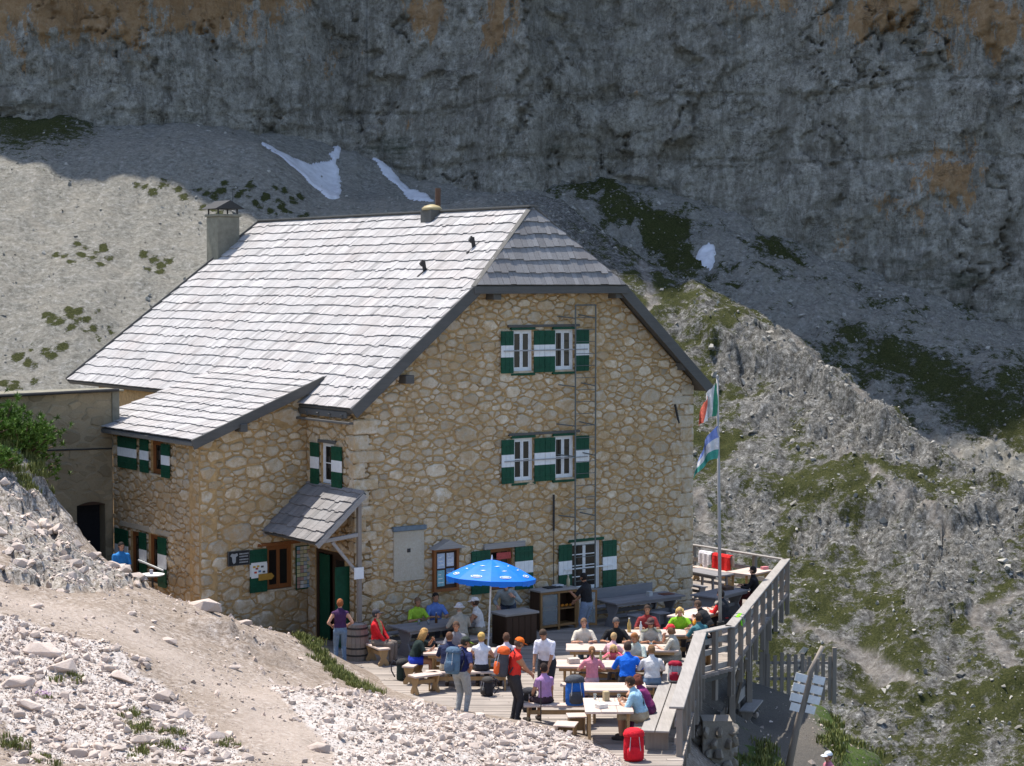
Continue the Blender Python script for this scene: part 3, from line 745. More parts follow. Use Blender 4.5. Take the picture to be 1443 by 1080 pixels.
# -------- leafy things: leaf cards with thickness-free blades spread through a volume
def mat_leaf(name, a, b):
    t = NT(name); v = t.coord('Object'); n = t.noise(v, 5.0, 3)
    c = t.mix(n, a, b); c = t.mix(1.0, c, t.attr('tone'), 'MULTIPLY')
    return t.out(c, 0.65, 0.3)
M['weed'] = mat_leaf('weed_leaf', (0.10,0.125,0.025), (0.20,0.20,0.06))
M['needle'] = mat_leaf('pine_needle', (0.06,0.13,0.016), (0.15,0.23,0.04))
M['flower'] = mat_leaf('purple_flower', (0.30,0.13,0.34), (0.42,0.22,0.44))
M['bark'] = simple('bark', (0.12,0.08,0.05), 0.9, 0.3, 9, 0.5)
def tuft(n, rad, hgt, seed, wid=0.018, lean=0.5):
    r = random.Random(seed); m = MB()
    for _ in range(n):
        a = r.uniform(0, 6.283); d = rad*math.sqrt(r.random()); x, y = d*math.cos(a), d*math.sin(a)
        h = hgt*r.uniform(.5, 1.1); b = r.uniform(0, 6.283); L = lean*h*r.uniform(.2, 1)
        px, py = math.cos(b+1.57)*wid, math.sin(b+1.57)*wid
        tx, ty = x+math.cos(b)*L, y+math.sin(b)*L
        mx, my = x+math.cos(b)*L*.35, y+math.sin(b)*L*.35
        m.poly([(x-px,y-py,-.02),(x+px,y+py,-.02),(mx+px*.8,my+py*.8,h*.6),(mx-px*.8,my-py*.8,h*.6),(tx,ty,h)], [(0,1,2,3),(3,2,4)], 0, r.uniform(.65,1.3))
    return m
tm = [tuft(60, 0.22, 0.20, s, 0.014).mesh('weed', M['weed']) for s in range(5)]
weed_lab = ['clump on the dirt edge near the standing woman', 'clump at the foot of the dirt bank', 'clump high on the bank by the hut door', 'clump halfway down the bank edge', 'clump at the top of the bank by the hut']
m = MB()
def add_tuft(m, src, x, y, z, s, rz):
    b = len(m.v); c, sn = math.cos(rz), math.sin(rz)
    m.v.extend([(x+s*(v[0]*c-v[1]*sn), y+s*(v[0]*sn+v[1]*c), z+s*v[2]) for v in src.v])
    m.f.extend([tuple(b+i for i in f) for f in src.f]); m.m.extend(src.m); m.t.extend(src.t)
srcs = [tuft(46, 0.2, 0.19, s, 0.013) for s in range(6)]
m = MB()
for x, y in WEED:
    if y > 50 or y < 27: continue
    for _ in range(4):
        xx, yy = x+random.gauss(0, .16), y+random.gauss(0, .16)
        add_tuft(m, random.choice(srcs), xx, yy, nz(xx, yy), random.uniform(.45, .9), random.uniform(0, 6))
for i in range(95):                                               # along the grassy edge above the terrace
    t_ = random.random(); x = -5.0+t_*1.75+random.gauss(0, .2); y = 46.7-t_*3.5+random.gauss(0, .15)
    add_tuft(m, random.choice(srcs), x, y, nz(x, y), random.uniform(.4, .95), random.uniform(0, 6))
gi = np.where((ngr.ravel() > 0.5) & (NX.ravel() > 4))[0]
for i in rng.choice(gi, 1500):
    x, y = NX.ravel()[i], NY.ravel()[i]
    add_tuft(m, random.choice(srcs), x, y, nh.ravel()[i], random.uniform(.7, 1.6), random.uniform(0, 6))
for i in range(130):                                              # brow of the small rock by the left frame edge
    x = random.uniform(-13.8, -12.0); y = random.uniform(48.2, 51)
    add_tuft(m, random.choice(srcs), x, y, nz(x, y), random.uniform(.6, 1.3), random.uniform(0, 6))
o = m.build('grass', M['weed']); tag(o, 'green grass tufts among the stones and along the bank', 'grass', kind='stuff')
for k, (x, y) in enumerate(FLOWER):
    m = MB()
    for _ in range(40):
        a = random.uniform(0, 6.28); d = 0.11*math.sqrt(random.random()); s = 0.013
        px, py, pz = d*math.cos(a), d*math.sin(a), 0.06+random.uniform(0, .05)
        for q in range(4):
            b = q*1.57+random.random()
            m.poly([(px,py,pz),(px+s*math.cos(b),py+s*math.sin(b),pz+.006),(px+s*1.3*math.cos(b+.5),py+s*1.3*math.sin(b+.5),pz+.004)], [(0,1,2)], 0, random.uniform(.8,1.3))
    e = empty('flower_cushion', (x, y, nz(x, y)))
    tag(e, ['small purple flower cushion below the split slab at left', 'purple flower cushion beside the dark boulder at far left', 'purple flower cushion near the bottom edge by a green tuft'][k], 'flowers', 'purple flower cushions in the rubble')
    m.build('blossom', M['flower'], e); tuft(30, .11, .07, 40+k, .01).build('leaf', M['weed'], e)

def mountain_pine(loc, rx, ry, rz, seed, label):
    """low spreading pine: limbs from one base, each ending in needle brushes"""
    r = random.Random(seed); e = empty('mountain_pine', loc)
    tag(e, label, 'pine', 'low pines on the rock at left')
    tr = MB(); fo = MB()
    for k in range(34):
        a = r.uniform(0, 6.283); el = r.uniform(.1, 1.4); L = r.uniform(.55, 1.0)
        d = Vector((math.cos(a)*math.cos(el)*rx, math.sin(a)*math.cos(el)*ry, math.sin(el)*rz))*L
        mid = d*0.5+Vector((0, 0, -.08))
        tr.tube([(0,0,-.1), mid, d], [0.045, 0.03, 0.012], 5)
        for j in range(15):
            t_ = r.uniform(.35, 1.05); c = (d*t_)+Vector((r.gauss(0,.13)*rx, r.gauss(0,.13)*ry, r.gauss(0,.09)*rz))
            tone = r.uniform(.6, 1.3)
            for q in range(20):
                n = Vector((r.gauss(0,1), r.gauss(0,1), r.gauss(.75,1))).normalized(); s = n.cross(Vector((r.random(), r.random(), r.random()))).normalized()*0.019
                tip = c+n*r.uniform(.09, .17)
                fo.poly([c-s, c+s, tip], [(0,1,2)], 0, tone*r.uniform(.8,1.2))
    tr.build('trunk', M['bark'], e); fo.build('crown', M['needle'], e)
for k, (x, y, dz, rx, ry, rz, lb) in enumerate([(-12.6,50.2,.1,1.2,.9,1.0,'bright green low pine nearest the annex wall on the rock'),(-13.5,50.9,.3,1.4,.9,1.4,'low pine at the left picture edge above the rock face'),(-13.3,52.0,.5,1.3,.9,2.0,'tallest low pine in front of the annex wall at left'),(-12.9,48.2,.0,.75,.6,.5,'small pine tuft on the rock slope at the left edge'),(-13.6,49.6,.1,.9,.7,.8,'low pine hanging over the rock at the far left edge')]):
    mountain_pine((x, y, nz(x, y)+dz), rx, ry, rz, 60+k, lb)

# ------------------------------------------------------------------ polygon tools for masonry and shingles
def clip_half(P, a, b, c):
    """keep the part of convex polygon P with a*x + b*y <= c"""
    out = []; n = len(P)
    for i in range(n):
        p, q = P[i-1], P[i]
        dp = a*p[0]+b*p[1]-c; dq = a*q[0]+b*q[1]-c
        if (dp <= 0) != (dq <= 0):
            t = dp/(dp-dq); out.append((p[0]+t*(q[0]-p[0]), p[1]+t*(q[1]-p[1])))
        if dq <= 0: out.append(q)
    return out
def area2(P): return 0.5*abs(sum(P[i-1][0]*P[i][1]-P[i][0]*P[i-1][1] for i in range(len(P)))) if len(P) > 2 else 0.0
def centroid(P): return (sum(p[0] for p in P)/len(P), sum(p[1] for p in P)/len(P))
def edges_of(P):
    """half planes of a convex counter-clockwise outline"""
    E = []
    for i in range(len(P)):
        (x1, y1), (x2, y2) = P[i-1], P[i]
        a, b = (y2-y1), -(x2-x1); l = math.hypot(a, b)
        if l < 1e-9: continue
        E.append((a/l, b/l, (a*x1+b*y1)/l))
    return E
def ccw(P):
    s = sum(P[i-1][0]*P[i][1]-P[i][0]*P[i-1][1] for i in range(len(P)))
    return P if s > 0 else P[::-1]
def masonry(outline, holes, sizes, seed, aspect=1.7, gap=0.015, margin=0.0):
    """irregular stones packed in a convex outline around rectangular holes -> list of polygons"""
    r = np.random.default_rng(seed); outline = ccw(outline); E = edges_of(outline)
    x0 = min(p[0] for p in outline); x1 = max(p[0] for p in outline); y0 = min(p[1] for p in outline); y1 = max(p[1] for p in outline)
    sx = np.empty((0,)); sy = np.empty((0,)); sr = np.empty((0,))
    for rad, tries in sizes:
        for _ in range(tries):
            px, py = r.uniform(x0, x1), r.uniform(y0, y1)
            if any(a*px+b*py > c-rad*0.15 for a, b, c in E): continue
            if any(h[0]-rad*.3 < px < h[1]+rad*.3 and h[2]-rad*.3 < py < h[3]+rad*.3 for h in holes): continue
            rr = rad*r.uniform(.75, 1.25)
            if len(sx):
                d = np.hypot((sx-px)/aspect, sy-py)
                if (d < (sr+rr)*0.80).any(): continue
            sx = np.append(sx, px); sy = np.append(sy, py); sr = np.append(sr, rr)
    out = []
    for i in range(len(sx)):
        d2 = ((sx-sx[i])/aspect)**2+(sy-sy[i])**2
        nb = np.argsort(d2)[1:26]
        R_ = sr[i]*2.1
        P = [(sx[i]-R_*aspect, sy[i]-R_), (sx[i]+R_*aspect, sy[i]-R_), (sx[i]+R_*aspect, sy[i]+R_), (sx[i]-R_*aspect, sy[i]+R_)]
        for j in nb:                                            # power diagram in the squeezed metric
            ax, ay = (sx[j]-sx[i])/aspect, sy[j]-sy[i]
            L2 = ax*ax+ay*ay; k = 0.5*(L2+sr[i]**2-sr[j]**2)
            # a*(x-xi)/aspect + ay*(y-yi) <= k
            A_, B_ = ax/aspect, ay; l = math.hypot(A_, B_)
            P = clip_half(P, A_/l, B_/l, (k+A_*sx[i]+B_*sy[i])/l-gap*r.uniform(.2, 1.9))
            if len(P) < 3: break
        for a, b, c in E:
            if len(P) >= 3: P = clip_half(P, a, b, c-margin)
        for h in holes:
            if len(P) < 3: break
            c0 = centroid(P)
            sides = [(c0[0]-h[1], (-1,0,-h[1]-.01)), (h[0]-c0[0], (1,0,h[0]-.01)), (c0[1]-h[3], (0,-1,-h[3]-.01)), (h[2]-c0[1], (0,1,h[2]-.01))]
            if any(h[0] < p[0] < h[1] and h[2] < p[1] < h[3] for p in P+[c0]) or (min(p[0] for p in P) < h[1] and max(p[0] for p in P) > h[0] and min(p[1] for p in P) < h[3] and max(p[1] for p in P) > h[2]):
                P = clip_half(P, *max(sides, key=lambda q: q[0])[1])
        if len(P) < 3 or area2(P) < 0.0016: continue
        # round the corners
        Q = []
        for k in range(len(P)):
            p, q = P[k-1], P[k]; f = r.uniform(.05, .26)
            Q.append((p[0]+(q[0]-p[0])*f, p[1]+(q[1]-p[1])*f)); f = r.uniform(.05, .26)
            Q.append((q[0]+(p[0]-q[0])*f, q[1]+(p[1]-q[1])*f))
        cc_ = centroid(Q)
        Q = [(cc_[0]+(q[0]-cc_[0])*k_, cc_[1]+(q[1]-cc_[1])*k_) for q in Q for k_ in (r.uniform(.82, 1.05),)]
        out.append(Q)
    return out
def stone_mb(P, r, proud, m=None, tone=None):
    """one wall stone in the xz plane, facing -y"""
    m = m or MB(); n = len(P); c = centroid(P); d = proud*r.uniform(.55, 1.3)
    t = tone if tone is not None else max(.62, min(1.22, r.gauss(1.0, .13)))
    tx, tz = r.uniform(-.12, .12), r.uniform(-.05, .20)
    def dep(p, k): return -d*k-(p[0]-c[0])*tx*k-(p[1]-c[1])*tz*k
    v = [(p[0], .02, p[1]) for p in P]
    v += [(c[0]+(p[0]-c[0])*.97, dep(p, .6), c[1]+(p[1]-c[1])*.97) for p in P]
    v += [(c[0]+(p[0]-c[0])*.78, dep(p, 1.0)-r.uniform(0, .008), c[1]+(p[1]-c[1])*.78) for p in P]
    f = []
    for a in (0, n):
        for i in range(n): f.append((a+i, a+(i+1)%n, a+n+(i+1)%n, a+n+i))
    f.append(tuple(range(2*n, 3*n)))
    m.poly(v, f, 0, t); return m
def wall_core(outline, holes, thick=0.5):
    """solid wall in the xz plane with real openings; front face at y = 0"""
    outline = ccw(outline); E = edges_of(outline); m = MB()
    xs = sorted({min(p[0] for p in outline), max(p[0] for p in outline)} | {h[0] for h in holes} | {h[1] for h in holes})
    zs = sorted({min(p[1] for p in outline), max(p[1] for p in outline)} | {h[2] for h in holes} | {h[3] for h in holes})
    for a, b in zip(xs[:-1], xs[1:]):
        for c, d in zip(zs[:-1], zs[1:]):
            mx, mz = (a+b)/2, (c+d)/2
            if any(h[0] < mx < h[1] and h[2] < mz < h[3] for h in holes): continue
            P = [(a,c),(b,c),(b,d),(a,d)]
            for e in E:
                if len(P) >= 3: P = clip_half(P, *e)
            if len(P) >= 3 and area2(P) > 1e-5: m.prism(P, 0, thick)
    return m
def stone_wall(name, parent, outline, holes, sizes, seed, n_single, proud=0.034, loc=None, rot=None, stone_area=None, tone=1.0):
    w = wall_core(outline, holes).build(name, M['mortar'], parent, loc, rot)
    polys = masonry(stone_area or outline, holes, sizes, seed)
    polys.sort(key=lambda P: -area2(P)); r = random.Random(seed)
    def tn(): return tone*max(.62, min(1.25, r.gauss(1.0, .14)))
    for P in polys[:n_single]:
        stone_mb(P, r, proud*1.25, tone=tn()).build('stone', M['stone'], w)
    m = MB()
    for P in polys[n_single:]: stone_mb(P, r, proud, m, tone=tn())
    o = m.build('small_stones', M['stone'], w); tag(o, kind='stuff')
    print(name, len(polys), 'stones')
    return w

# ------------------------------------------------------------------ the hut
hut = empty('mountain_hut', tuple(HUT0), HUT_A)
tag(hut, 'large stone mountain hut with pale shingle roof and green white shutters', 'hut')

SE, ZE = -0.3, 6.27            # left eave
SR, ZR = 6.2, 11.62            # ridge
SX, ZX = 11.95, 6.45           # right eave
KL = (ZR-ZE)/(SR-SE); KR = (ZR-ZX)/(SX-SR)
HZ, HT, AT = 9.45, -0.45, 0.7  # half-hip eave height, its t, and the apex t
def zl(s): return ZR-KL*(SR-s)
def zr_(s): return ZR-KR*(s-SR)

U_ = 0.20
sl = SR-(ZR-U_-9.32)/KL; s_r = SR+(ZR-U_-9.32)/KR
fac = [(0,-.8),(11.5,-.8),(11.5,zr_(11.5)-U_),(s_r,9.32),(sl,9.32),(0,zl(0)-U_)]
W1 = [(5.02,5.70,7.12,8.24),(6.44,7.12,7.12,8.24)]
W2 = [(5.04,5.72,4.10,5.27),(6.45,7.13,4.10,5.27)]
W3 = (7.05,8.11,.88,2.25); W4 = (4.28,5.04,1.15,2.27)
PANEL = (1.17,2.12,1.66,2.99)
fholes = W1+W2+[W3,W4]
facade = stone_wall('facade_wall', hut, fac, fholes, [(.20,34),(.15,420),(.115,3200),(.085,8000),(.06,10000),(.045,7000)], 31, 170, stone_area=[(0.02,-.1)]+[(11.48,-.1)]+[(p[0]-(.02 if p[0]>6 else -.02),p[1]) for p in fac[2:]])
facade['label'] = 'ochre stone gable wall facing the terrace'
# the masonry keeps clear of the plaster panel by lying under it
m = MB(); m.box((PANEL[0],-.062,PANEL[2]),(PANEL[1],-.0,PANEL[3])); pl = m.build('plaster_panel', M['plaster'], hut, bevel=.008)
m = MB(); m.box((PANEL[0]-.04,-.12,PANEL[3]+.01),(PANEL[1]+.05,.0,PANEL[3]+.13)); m.build('slate_cap', M['slate'], pl, bevel=.01)
m = MB(); m.box((1.58,-.075,2.42),(1.68,-.06,2.52)); m.build('vent_hole', M['iron'], pl)

# other walls (left main wall behind the lean-to, right wall, back)
side_holes = [(1.02,1.68,4.22,5.30),(.22,2.02,-.05,2.44)]
def frame_left(t0): return dict(loc=(0.0, 0, 0), rot=(0, 0, -math.pi/2))
# left wall plane s=0: local x runs from the back towards the front corner
def flip(h, L): return (L-h[1], L-h[0], h[2], h[3])
LW = 2.45
sw = stone_wall('entrance_wall', hut, [(0,-.8),(LW,-.8),(LW,6.3),(0,6.3)], [flip(h, LW) for h in side_holes], [(.24,14),(.16,120),(.11,800),(.08,1600),(.055,1600)], 33, 26, loc=(0,LW,0), rot=(0,0,-math.pi/2), stone_area=[(0.02,-.1),(LW-.02,-.1),(LW-.02,6.25),(0.02,6.25)])
m = MB(); m.box((0.02,LW+.01,-.8),(.5,16.2,6.3)); m.box((11.0,.51,-3),(11.5,16.2,6.6)); m.box((.52,15.7,-3),(10.98,16.2,6.3))
m.build('rear_walls', M['mortar'], hut)
# quoins at the right corner and the corner by the entrance: longer dressed stones
def quoins(name, x, side, z0, z1, seed):
    r = random.Random(seed); z = z0; k = 0
    while z < z1-.2:
        h = r.uniform(.26, .42); w = (r.uniform(.55, .8) if k % 2 else r.uniform(.3, .45))
        a, b = (x-w, x+.035) if side > 0 else (x-.035, x+w)
        m = MB(); m.box((a,-.055-r.uniform(0,.02),z+.015),(b,.25,z+h-.01),0,r.uniform(.9,1.12)); m.build('stone', M['stone'], facade, bevel=.03)
        z += h; k += 1
quoins('quoin', 11.5, 1, -.1, 6.5, 3); quoins('quoin', 0, -1, 2.5, 6.1, 4)

# lean-to (the lower front wing at left)
SHX, SHY, SHL = -3.36, 2.15, 3.373
SHA = math.atan2(.3, 3.36)
shed_h = [(2.04,2.86,1.38,2.54)]
def zshed(s): return 5.47+.36*(s+3.7)
shed_g = stone_wall('lean_to_gable_wall', hut, [(0,-.8),(SHL,-.8),(SHL,zshed(0)-.17),(0,zshed(-3.36)-.17)], shed_h, [(.25,20),(.18,70),(.13,600),(.095,1800),(.07,3000),(.05,2500)], 35, 62, loc=(SHX,SHY,0), rot=(0,0,SHA), stone_area=[(0.02,-.1),(SHL-.02,-.1),(SHL-.02,zshed(0)-.2),(0.02,zshed(-3.36)-.2)])
SL = 5.35
# side wall of the lean-to: local x = distance from its back end towards the front corner
def sx(t): return SL-(t-2.15)
sh_side = [(sx(5.02),sx(4.23),4.40,5.30),(sx(6.37),sx(5.66),1.45,2.70),(sx(5.21),sx(4.50),1.45,2.74)]
shed_s = stone_wall('lean_to_side_wall', hut, [(0,-.8),(SL,-.8),(SL,5.42),(0,5.42)], sh_side, [(.18,20),(.13,300),(.09,2200),(.06,4000)], 37, 30, loc=(SHX,SHY+SL,0), rot=(0,0,-math.pi/2), stone_area=[(0.02,-.1),(SL-.02,-.1),(SL-.02,5.4),(0.02,5.4)], tone=.9)
m = MB(); m.prism([(SHX+.02,-.8),(-.02,-.8),(-.02,6.55),(SHX+.02,5.4)], SHY+SL-.4, SHY+SL); m.build('lean_to_rear_wall', M['mortar'], hut)

# ---- shingle roofs
def shingle_plane(parent, O, Au, Qv, region, expo, n_single, seed, wmin=.11, wmax=.24, sortk=None, thick=.024, over=.14, tone0=1.0):
    """region: convex polygon in (a, q) metres; Au along the courses, Qv up the slope"""
    r = random.Random(seed); Au = Vector(Au).normalized(); Qv = Vector(Qv).normalized(); N = Au.cross(Qv).normalized()
    if N.z < 0: N = -N
    O = Vector(O); E = edges_of(ccw(region)); pieces = []
    a0 = min(p[0] for p in region); a1 = max(p[0] for p in region); q1 = max(p[1] for p in region)
    k = 0
    while k*expo < q1:
        a = a0-r.uniform(0, wmax); run = 0
        while a < a1:
            w = r.uniform(wmin, wmax); jit = r.gauss(0, .017)-(.045 if r.random() < .07 else 0)
            qa = k*expo+jit-.02+0.02*math.sin(a*1.7+k); qb = k*expo+expo+over
            P = [(a+.004,qa),(a+w-.004,qa),(a+w-.004,qb),(a+.004,qb)]
            for e in E:
                if len(P) >= 3: P = clip_half(P, *e)
            if len(P) >= 3 and area2(P) > .003:
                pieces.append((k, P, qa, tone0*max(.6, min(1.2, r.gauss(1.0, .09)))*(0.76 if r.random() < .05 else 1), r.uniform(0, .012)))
            a += w
        k += 1
    def add(m, pc):
        k, P, qa, tone, wob = pc; n = len(P); top = []; bot = []
        for p in P:
            d = 1-min(1, max(0, (p[1]-k*expo)/(expo+over)))
            off = .012+.042*d+wob*d
            b = O+Au*p[0]+Qv*p[1]
            top.append(b+N*(off+thick)); bot.append(b+N*off)
        f = [tuple(range(n)), tuple(range(2*n-1, n-1, -1))]+[(i, n+i, n+(i+1)%n, (i+1)%n) for i in range(n)]
        m.poly(top+bot, f, 0, tone)
    pieces.sort(key=(lambda pc: pc[1][0][0]) if sortk is None else sortk)
    for pc in pieces[:n_single]:
        m = MB(); add(m, pc); m.build('shingle', M['shingle'], parent)
    m = MB()
    for pc in pieces[n_single:]: add(m, pc)
    if m.v: tag(m.build('small_shingles', M['shingle'], parent), kind='stuff')
    return len(pieces)
def slab(region, O, Au, Qv, th):
    Au = Vector(Au).normalized(); Qv = Vector(Qv).normalized(); N = Au.cross(Qv).normalized()
    if N.z < 0: N = -N
    O = Vector(O); n = len(region); m = MB()
    top = [O+Au*p[0]+Qv*p[1] for p in region]; bot = [t-N*th for t in top]
    m.poly(top+bot, [tuple(range(n)), tuple(range(2*n-1, n-1, -1))]+[(i, n+i, n+(i+1)%n, (i+1)%n) for i in range(n)])
    return m
TV = -0.4; TBR, TBE = 16.5, 18.0
QL = math.hypot(SR-SE, ZR-ZE); QH = QL*(HZ+.02-ZE)/(ZR-ZE)
regL = [(TV,0),(TBE,0),(TBR,QL),(AT,QL),(TV,QH)]
OL = (SE,0,ZE); AL = (0,1,0); QVL = (SR-SE,0,ZR-ZE)
roof = slab(regL, OL, AL, QVL, .12).build('roof', M['fascia'], hut)
roof['label'] = 'pale sunlit wooden shingle roof'
n1 = shingle_plane(roof, OL, AL, QVL, regL, .405, 190, 41)
QR_ = math.hypot(SX-SR, ZR-ZX); QHR = QR_*(HZ+.02-ZX)/(ZR-ZX)
regR = [(TV,0),(TBE,0),(TBR,QR_),(AT,QR_),(TV,QHR)]
roof_r = slab(regR, (SX,0,ZX), (0,1,0), (SR-SX,0,ZR-ZX), .12).build('rear_roof_slope', M['fascia'], hut)
shingle_plane(roof_r, (SX,0,ZX), (0,1,0), (SR-SX,0,ZR-ZX), regR, .405, 0, 42, .2, .4)
HL = SR-(ZR-HZ)/KL-.02; HR = SR+(ZR-HZ)/KR+.02
QHP = math.hypot(AT-HT, ZR-HZ)
regH = [(HL-.02,0),(HR+.02,0),(SR,QHP)]
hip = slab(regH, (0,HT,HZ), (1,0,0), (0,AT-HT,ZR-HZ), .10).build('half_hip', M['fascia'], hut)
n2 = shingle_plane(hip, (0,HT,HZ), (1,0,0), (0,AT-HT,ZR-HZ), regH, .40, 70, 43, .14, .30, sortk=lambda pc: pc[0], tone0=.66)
# lean-to roof
TS0, TS1 = 1.8, 2.3
QSV = Vector((1,0,.36)); SQ = 4.6*math.hypot(1,.36)
q_tip = (4.13)*math.hypot(1,.36)
regS = [(TS0,0),(8.95,0),(8.6,q_tip+.12),(TS1,q_tip+.12)]
OS = (-3.7,0,5.47)
sroof = slab(regS, OS, (0,1,0), QSV, .10).build('lean_to_roof', M['fascia'], hut)
n3 = shingle_plane(sroof, OS, (0,1,0), QSV, regS, .41, 40, 44)
print('shingles', n1, n2, n3)

# boards along the verges and eaves
def vb(p, q, w, h, name='verge_board', par=roof):
    m = MB(); m.bar(p, q, w, h); m.build(name, M['fascia'], par, bevel=.006)
nl = Vector((-(ZR-ZE),0,SR-SE)).normalized(); nr_ = Vector((ZR-ZX,0,SX-SR)).normalized()
def onL(s, t, off): return Vector((s, t, zl(s)))+nl*off
def onR(s, t, off): return Vector((s, t, zr_(s)))+nr_*off
vb(onL(SE-.02, TV-.03, -.09), onL(HL+.02, TV-.03, -.09), .05, .30)
vb(onR(SX+.02, TV-.03, -.09), onR(HR-.02, TV-.03, -.09), .05, .30, par=roof_r)
vb(Vector((HL-.08,HT-.02,HZ-.11)), Vector((HR+.08,HT-.02,HZ-.11)), .05, .20, 'eave_board', hip)
vb(onL(HL-.05, HT+.02, .05), Vector((SR,AT,ZR+.06)), .16, .045, 'hip_board', hip)
vb(onR(HR+.05, HT+.02, .05), Vector((SR+.02,AT,ZR+.06)), .16, .045, 'hip_board', hip)
vb(Vector((SR-.07,AT-.1,ZR+.045)), Vector((SR-.07,TBR,ZR+.045)), .2, .05, 'ridge_board', roof)
vb(Vector((SR+.07,AT-.1,ZR+.03)), Vector((SR+.07,TBR,ZR+.03)), .2, .05, 'ridge_board', roof_r)
vb(onL(SE, TBE+.01, .03), onL(SR, TBR+.01, .03), .06, .2, 'verge_board', roof)
vb(Vector((-3.72,TS0-.03,5.40)), Vector((.45,TS1-.03,5.40+.36*4.17)), .05, .26, 'verge_board', sroof)
vb(Vector((SE-.02,TV,ZE-.34)), Vector((SE-.02,2.5,ZE-.34)), .14, .06, 'gutter', roof)
vb(Vector((SE+.03,TV+.3,ZE-.15)), Vector((SE+.03,2.5,ZE-.15)), .04, .16, 'eave_board', roof)
for k in range(4):
    vb(Vector((SE-.02,.1+k*.62,ZE-.2)), Vector((SE+.35,.1+k*.62,ZE-.02)), .09, .12, 'rafter_end', roof)
vb(Vector((-3.70,TS0,5.41)), Vector((-3.70,8.9,5.41)), .04, .10, 'eave_board', sroof)
for s, z in ((4.28,9.20),(8.48,9.22),(11.0,7.12),(1.49,7.02)):
    m = MB(); m.box((s-.13,-.38,z-.12),(s+.13,.1,z+.10)); m.build('purlin_end', M['fascia'], hut, bevel=.01)
m = MB(); m.box((-2.3,1.85,5.66),(-2.1,2.4,5.86)); m.build('purlin_end', M['fascia'], hut, bevel=.01)

# vent on the roof, pipe and hooks
e = empty('roof_vent', (5.95,5.4,zl(5.95)), parent=hut)
m = MB(); m.box((-.22,-.28,-.15),(.2,.28,.28)); m.build('vent_box', M['fascia'], e)
m = MB(); m.lathe([(.30,0),(.31,.05),(.22,.12),(.05,.17)], 16, (0,0,.28)); m.build('vent_cap', simple('brass_cap', (.36,.29,.15), .5, .25, 6), e, smooth=True)
m = MB(); m.tube([(0,0,-.3),(0,0,.62)], .085, 10); m.build('stove_pipe', simple('rusty_pipe', (.10,.055,.035), .7, .3, 8), hut, (6.43,5.8,11.75))
for s, t in ((4.79,1.48),(4.0,2.77)):
    z = zl(s); m = MB()
    m.bar((s,t,z+.02),(s-.06,t,z+.34),.05,.10); m.bar((s-.06,t,z+.34),(s-.16,t-.02,z+.22),.05,.12); m.bar((s-.25,t,z-.1),(s+.2,t,z+.22),.06,.03)
    m.build('snow_hook', M['iron'], roof)
# chimney behind the rear verge
ch = empty('chimney', (4.95,16.95,0), parent=hut)
m = MB(); m.box((-.42,-.42,7.5),(.42,.42,11.78)); m.build('stack', M['concrete'], ch, bevel=.02)
m = MB(); m.box((-.47,-.47,11.781),(.47,.47,11.87)); m.build('coping', M['concrete'], ch, bevel=.015)
for a in (-1, 1):
    for b in (-1, 1):
        m = MB(); m.box((a*.36-.02,b*.36-.02,11.86),(a*.36+.02,b*.36+.02,12.06)); m.build('cap_post', M['iron'], ch)
m = MB(); m.prism([(-.56,12.05),(.56,12.05),(0,12.34)], -.56, .56); m.build('cap_roof', M['iron'], ch)
m = MB(); m.tube([(.28,-.2,12.1),(.28,-.2,12.75)], .012, 5); m.build('rod', M['iron'], ch)

# ---- windows and shutters.  All are built facing -y in their own frame.
def window(parent, x0, x1, z0, z1, mat, deep=.10, casements=2, bars=1, fw=.055, name='window', loc=(0,0,0), rot=(0,0,0), glass=None, sill=True):
    e = empty(name, loc, parent=parent); e.rotation_euler = rot
    m = MB()
    m.box((x0,deep,z0),(x0+fw,deep+.06,z1)); m.box((x1-fw,deep,z0),(x1,deep+.06,z1))
    m.box((x0+fw,deep,z1-fw),(x1-fw,deep+.06,z1)); m.box((x0+fw,deep,z0),(x1-fw,deep+.06,z0+fw))
    f = m.build('frame', mat, e)
    w = (x1-x0-2*fw)/casements
    for k in range(casements):
        a = x0+fw+k*w+.004; b = a+w-.008
        m = MB(); c = .045; y = deep+.012
        m.box((a,y,z0+fw),(a+c,y+.035,z1-fw)); m.box((b-c,y,z0+fw),(b,y+.035,z1-fw))
        m.box((a+c,y,z1-fw-c),(b-c,y+.035,z1-fw)); m.box((a+c,y,z0+fw),(b-c,y+.035,z0+fw+c))
        for j in range(bars):
            zz = z0+fw+(z1-z0-2*fw)*(j+1)/(bars+1); m.box((a+c,y+.004,zz-.014),(b-c,y+.03,zz+.014))
        m.build('casement', mat, e)
        m = MB(); m.box((a+c,y+.016,z0+fw+c),(b-c,y+.022,z1-fw-c)); m.build('pane', glass or M['glass'], e)
    if sill:
        m = MB(); m.box((x0-.04,-.05,z0-.06),(x1+.04,deep+.05,z0)); m.build('sill', M['stone'], e, bevel=.008)
    return e
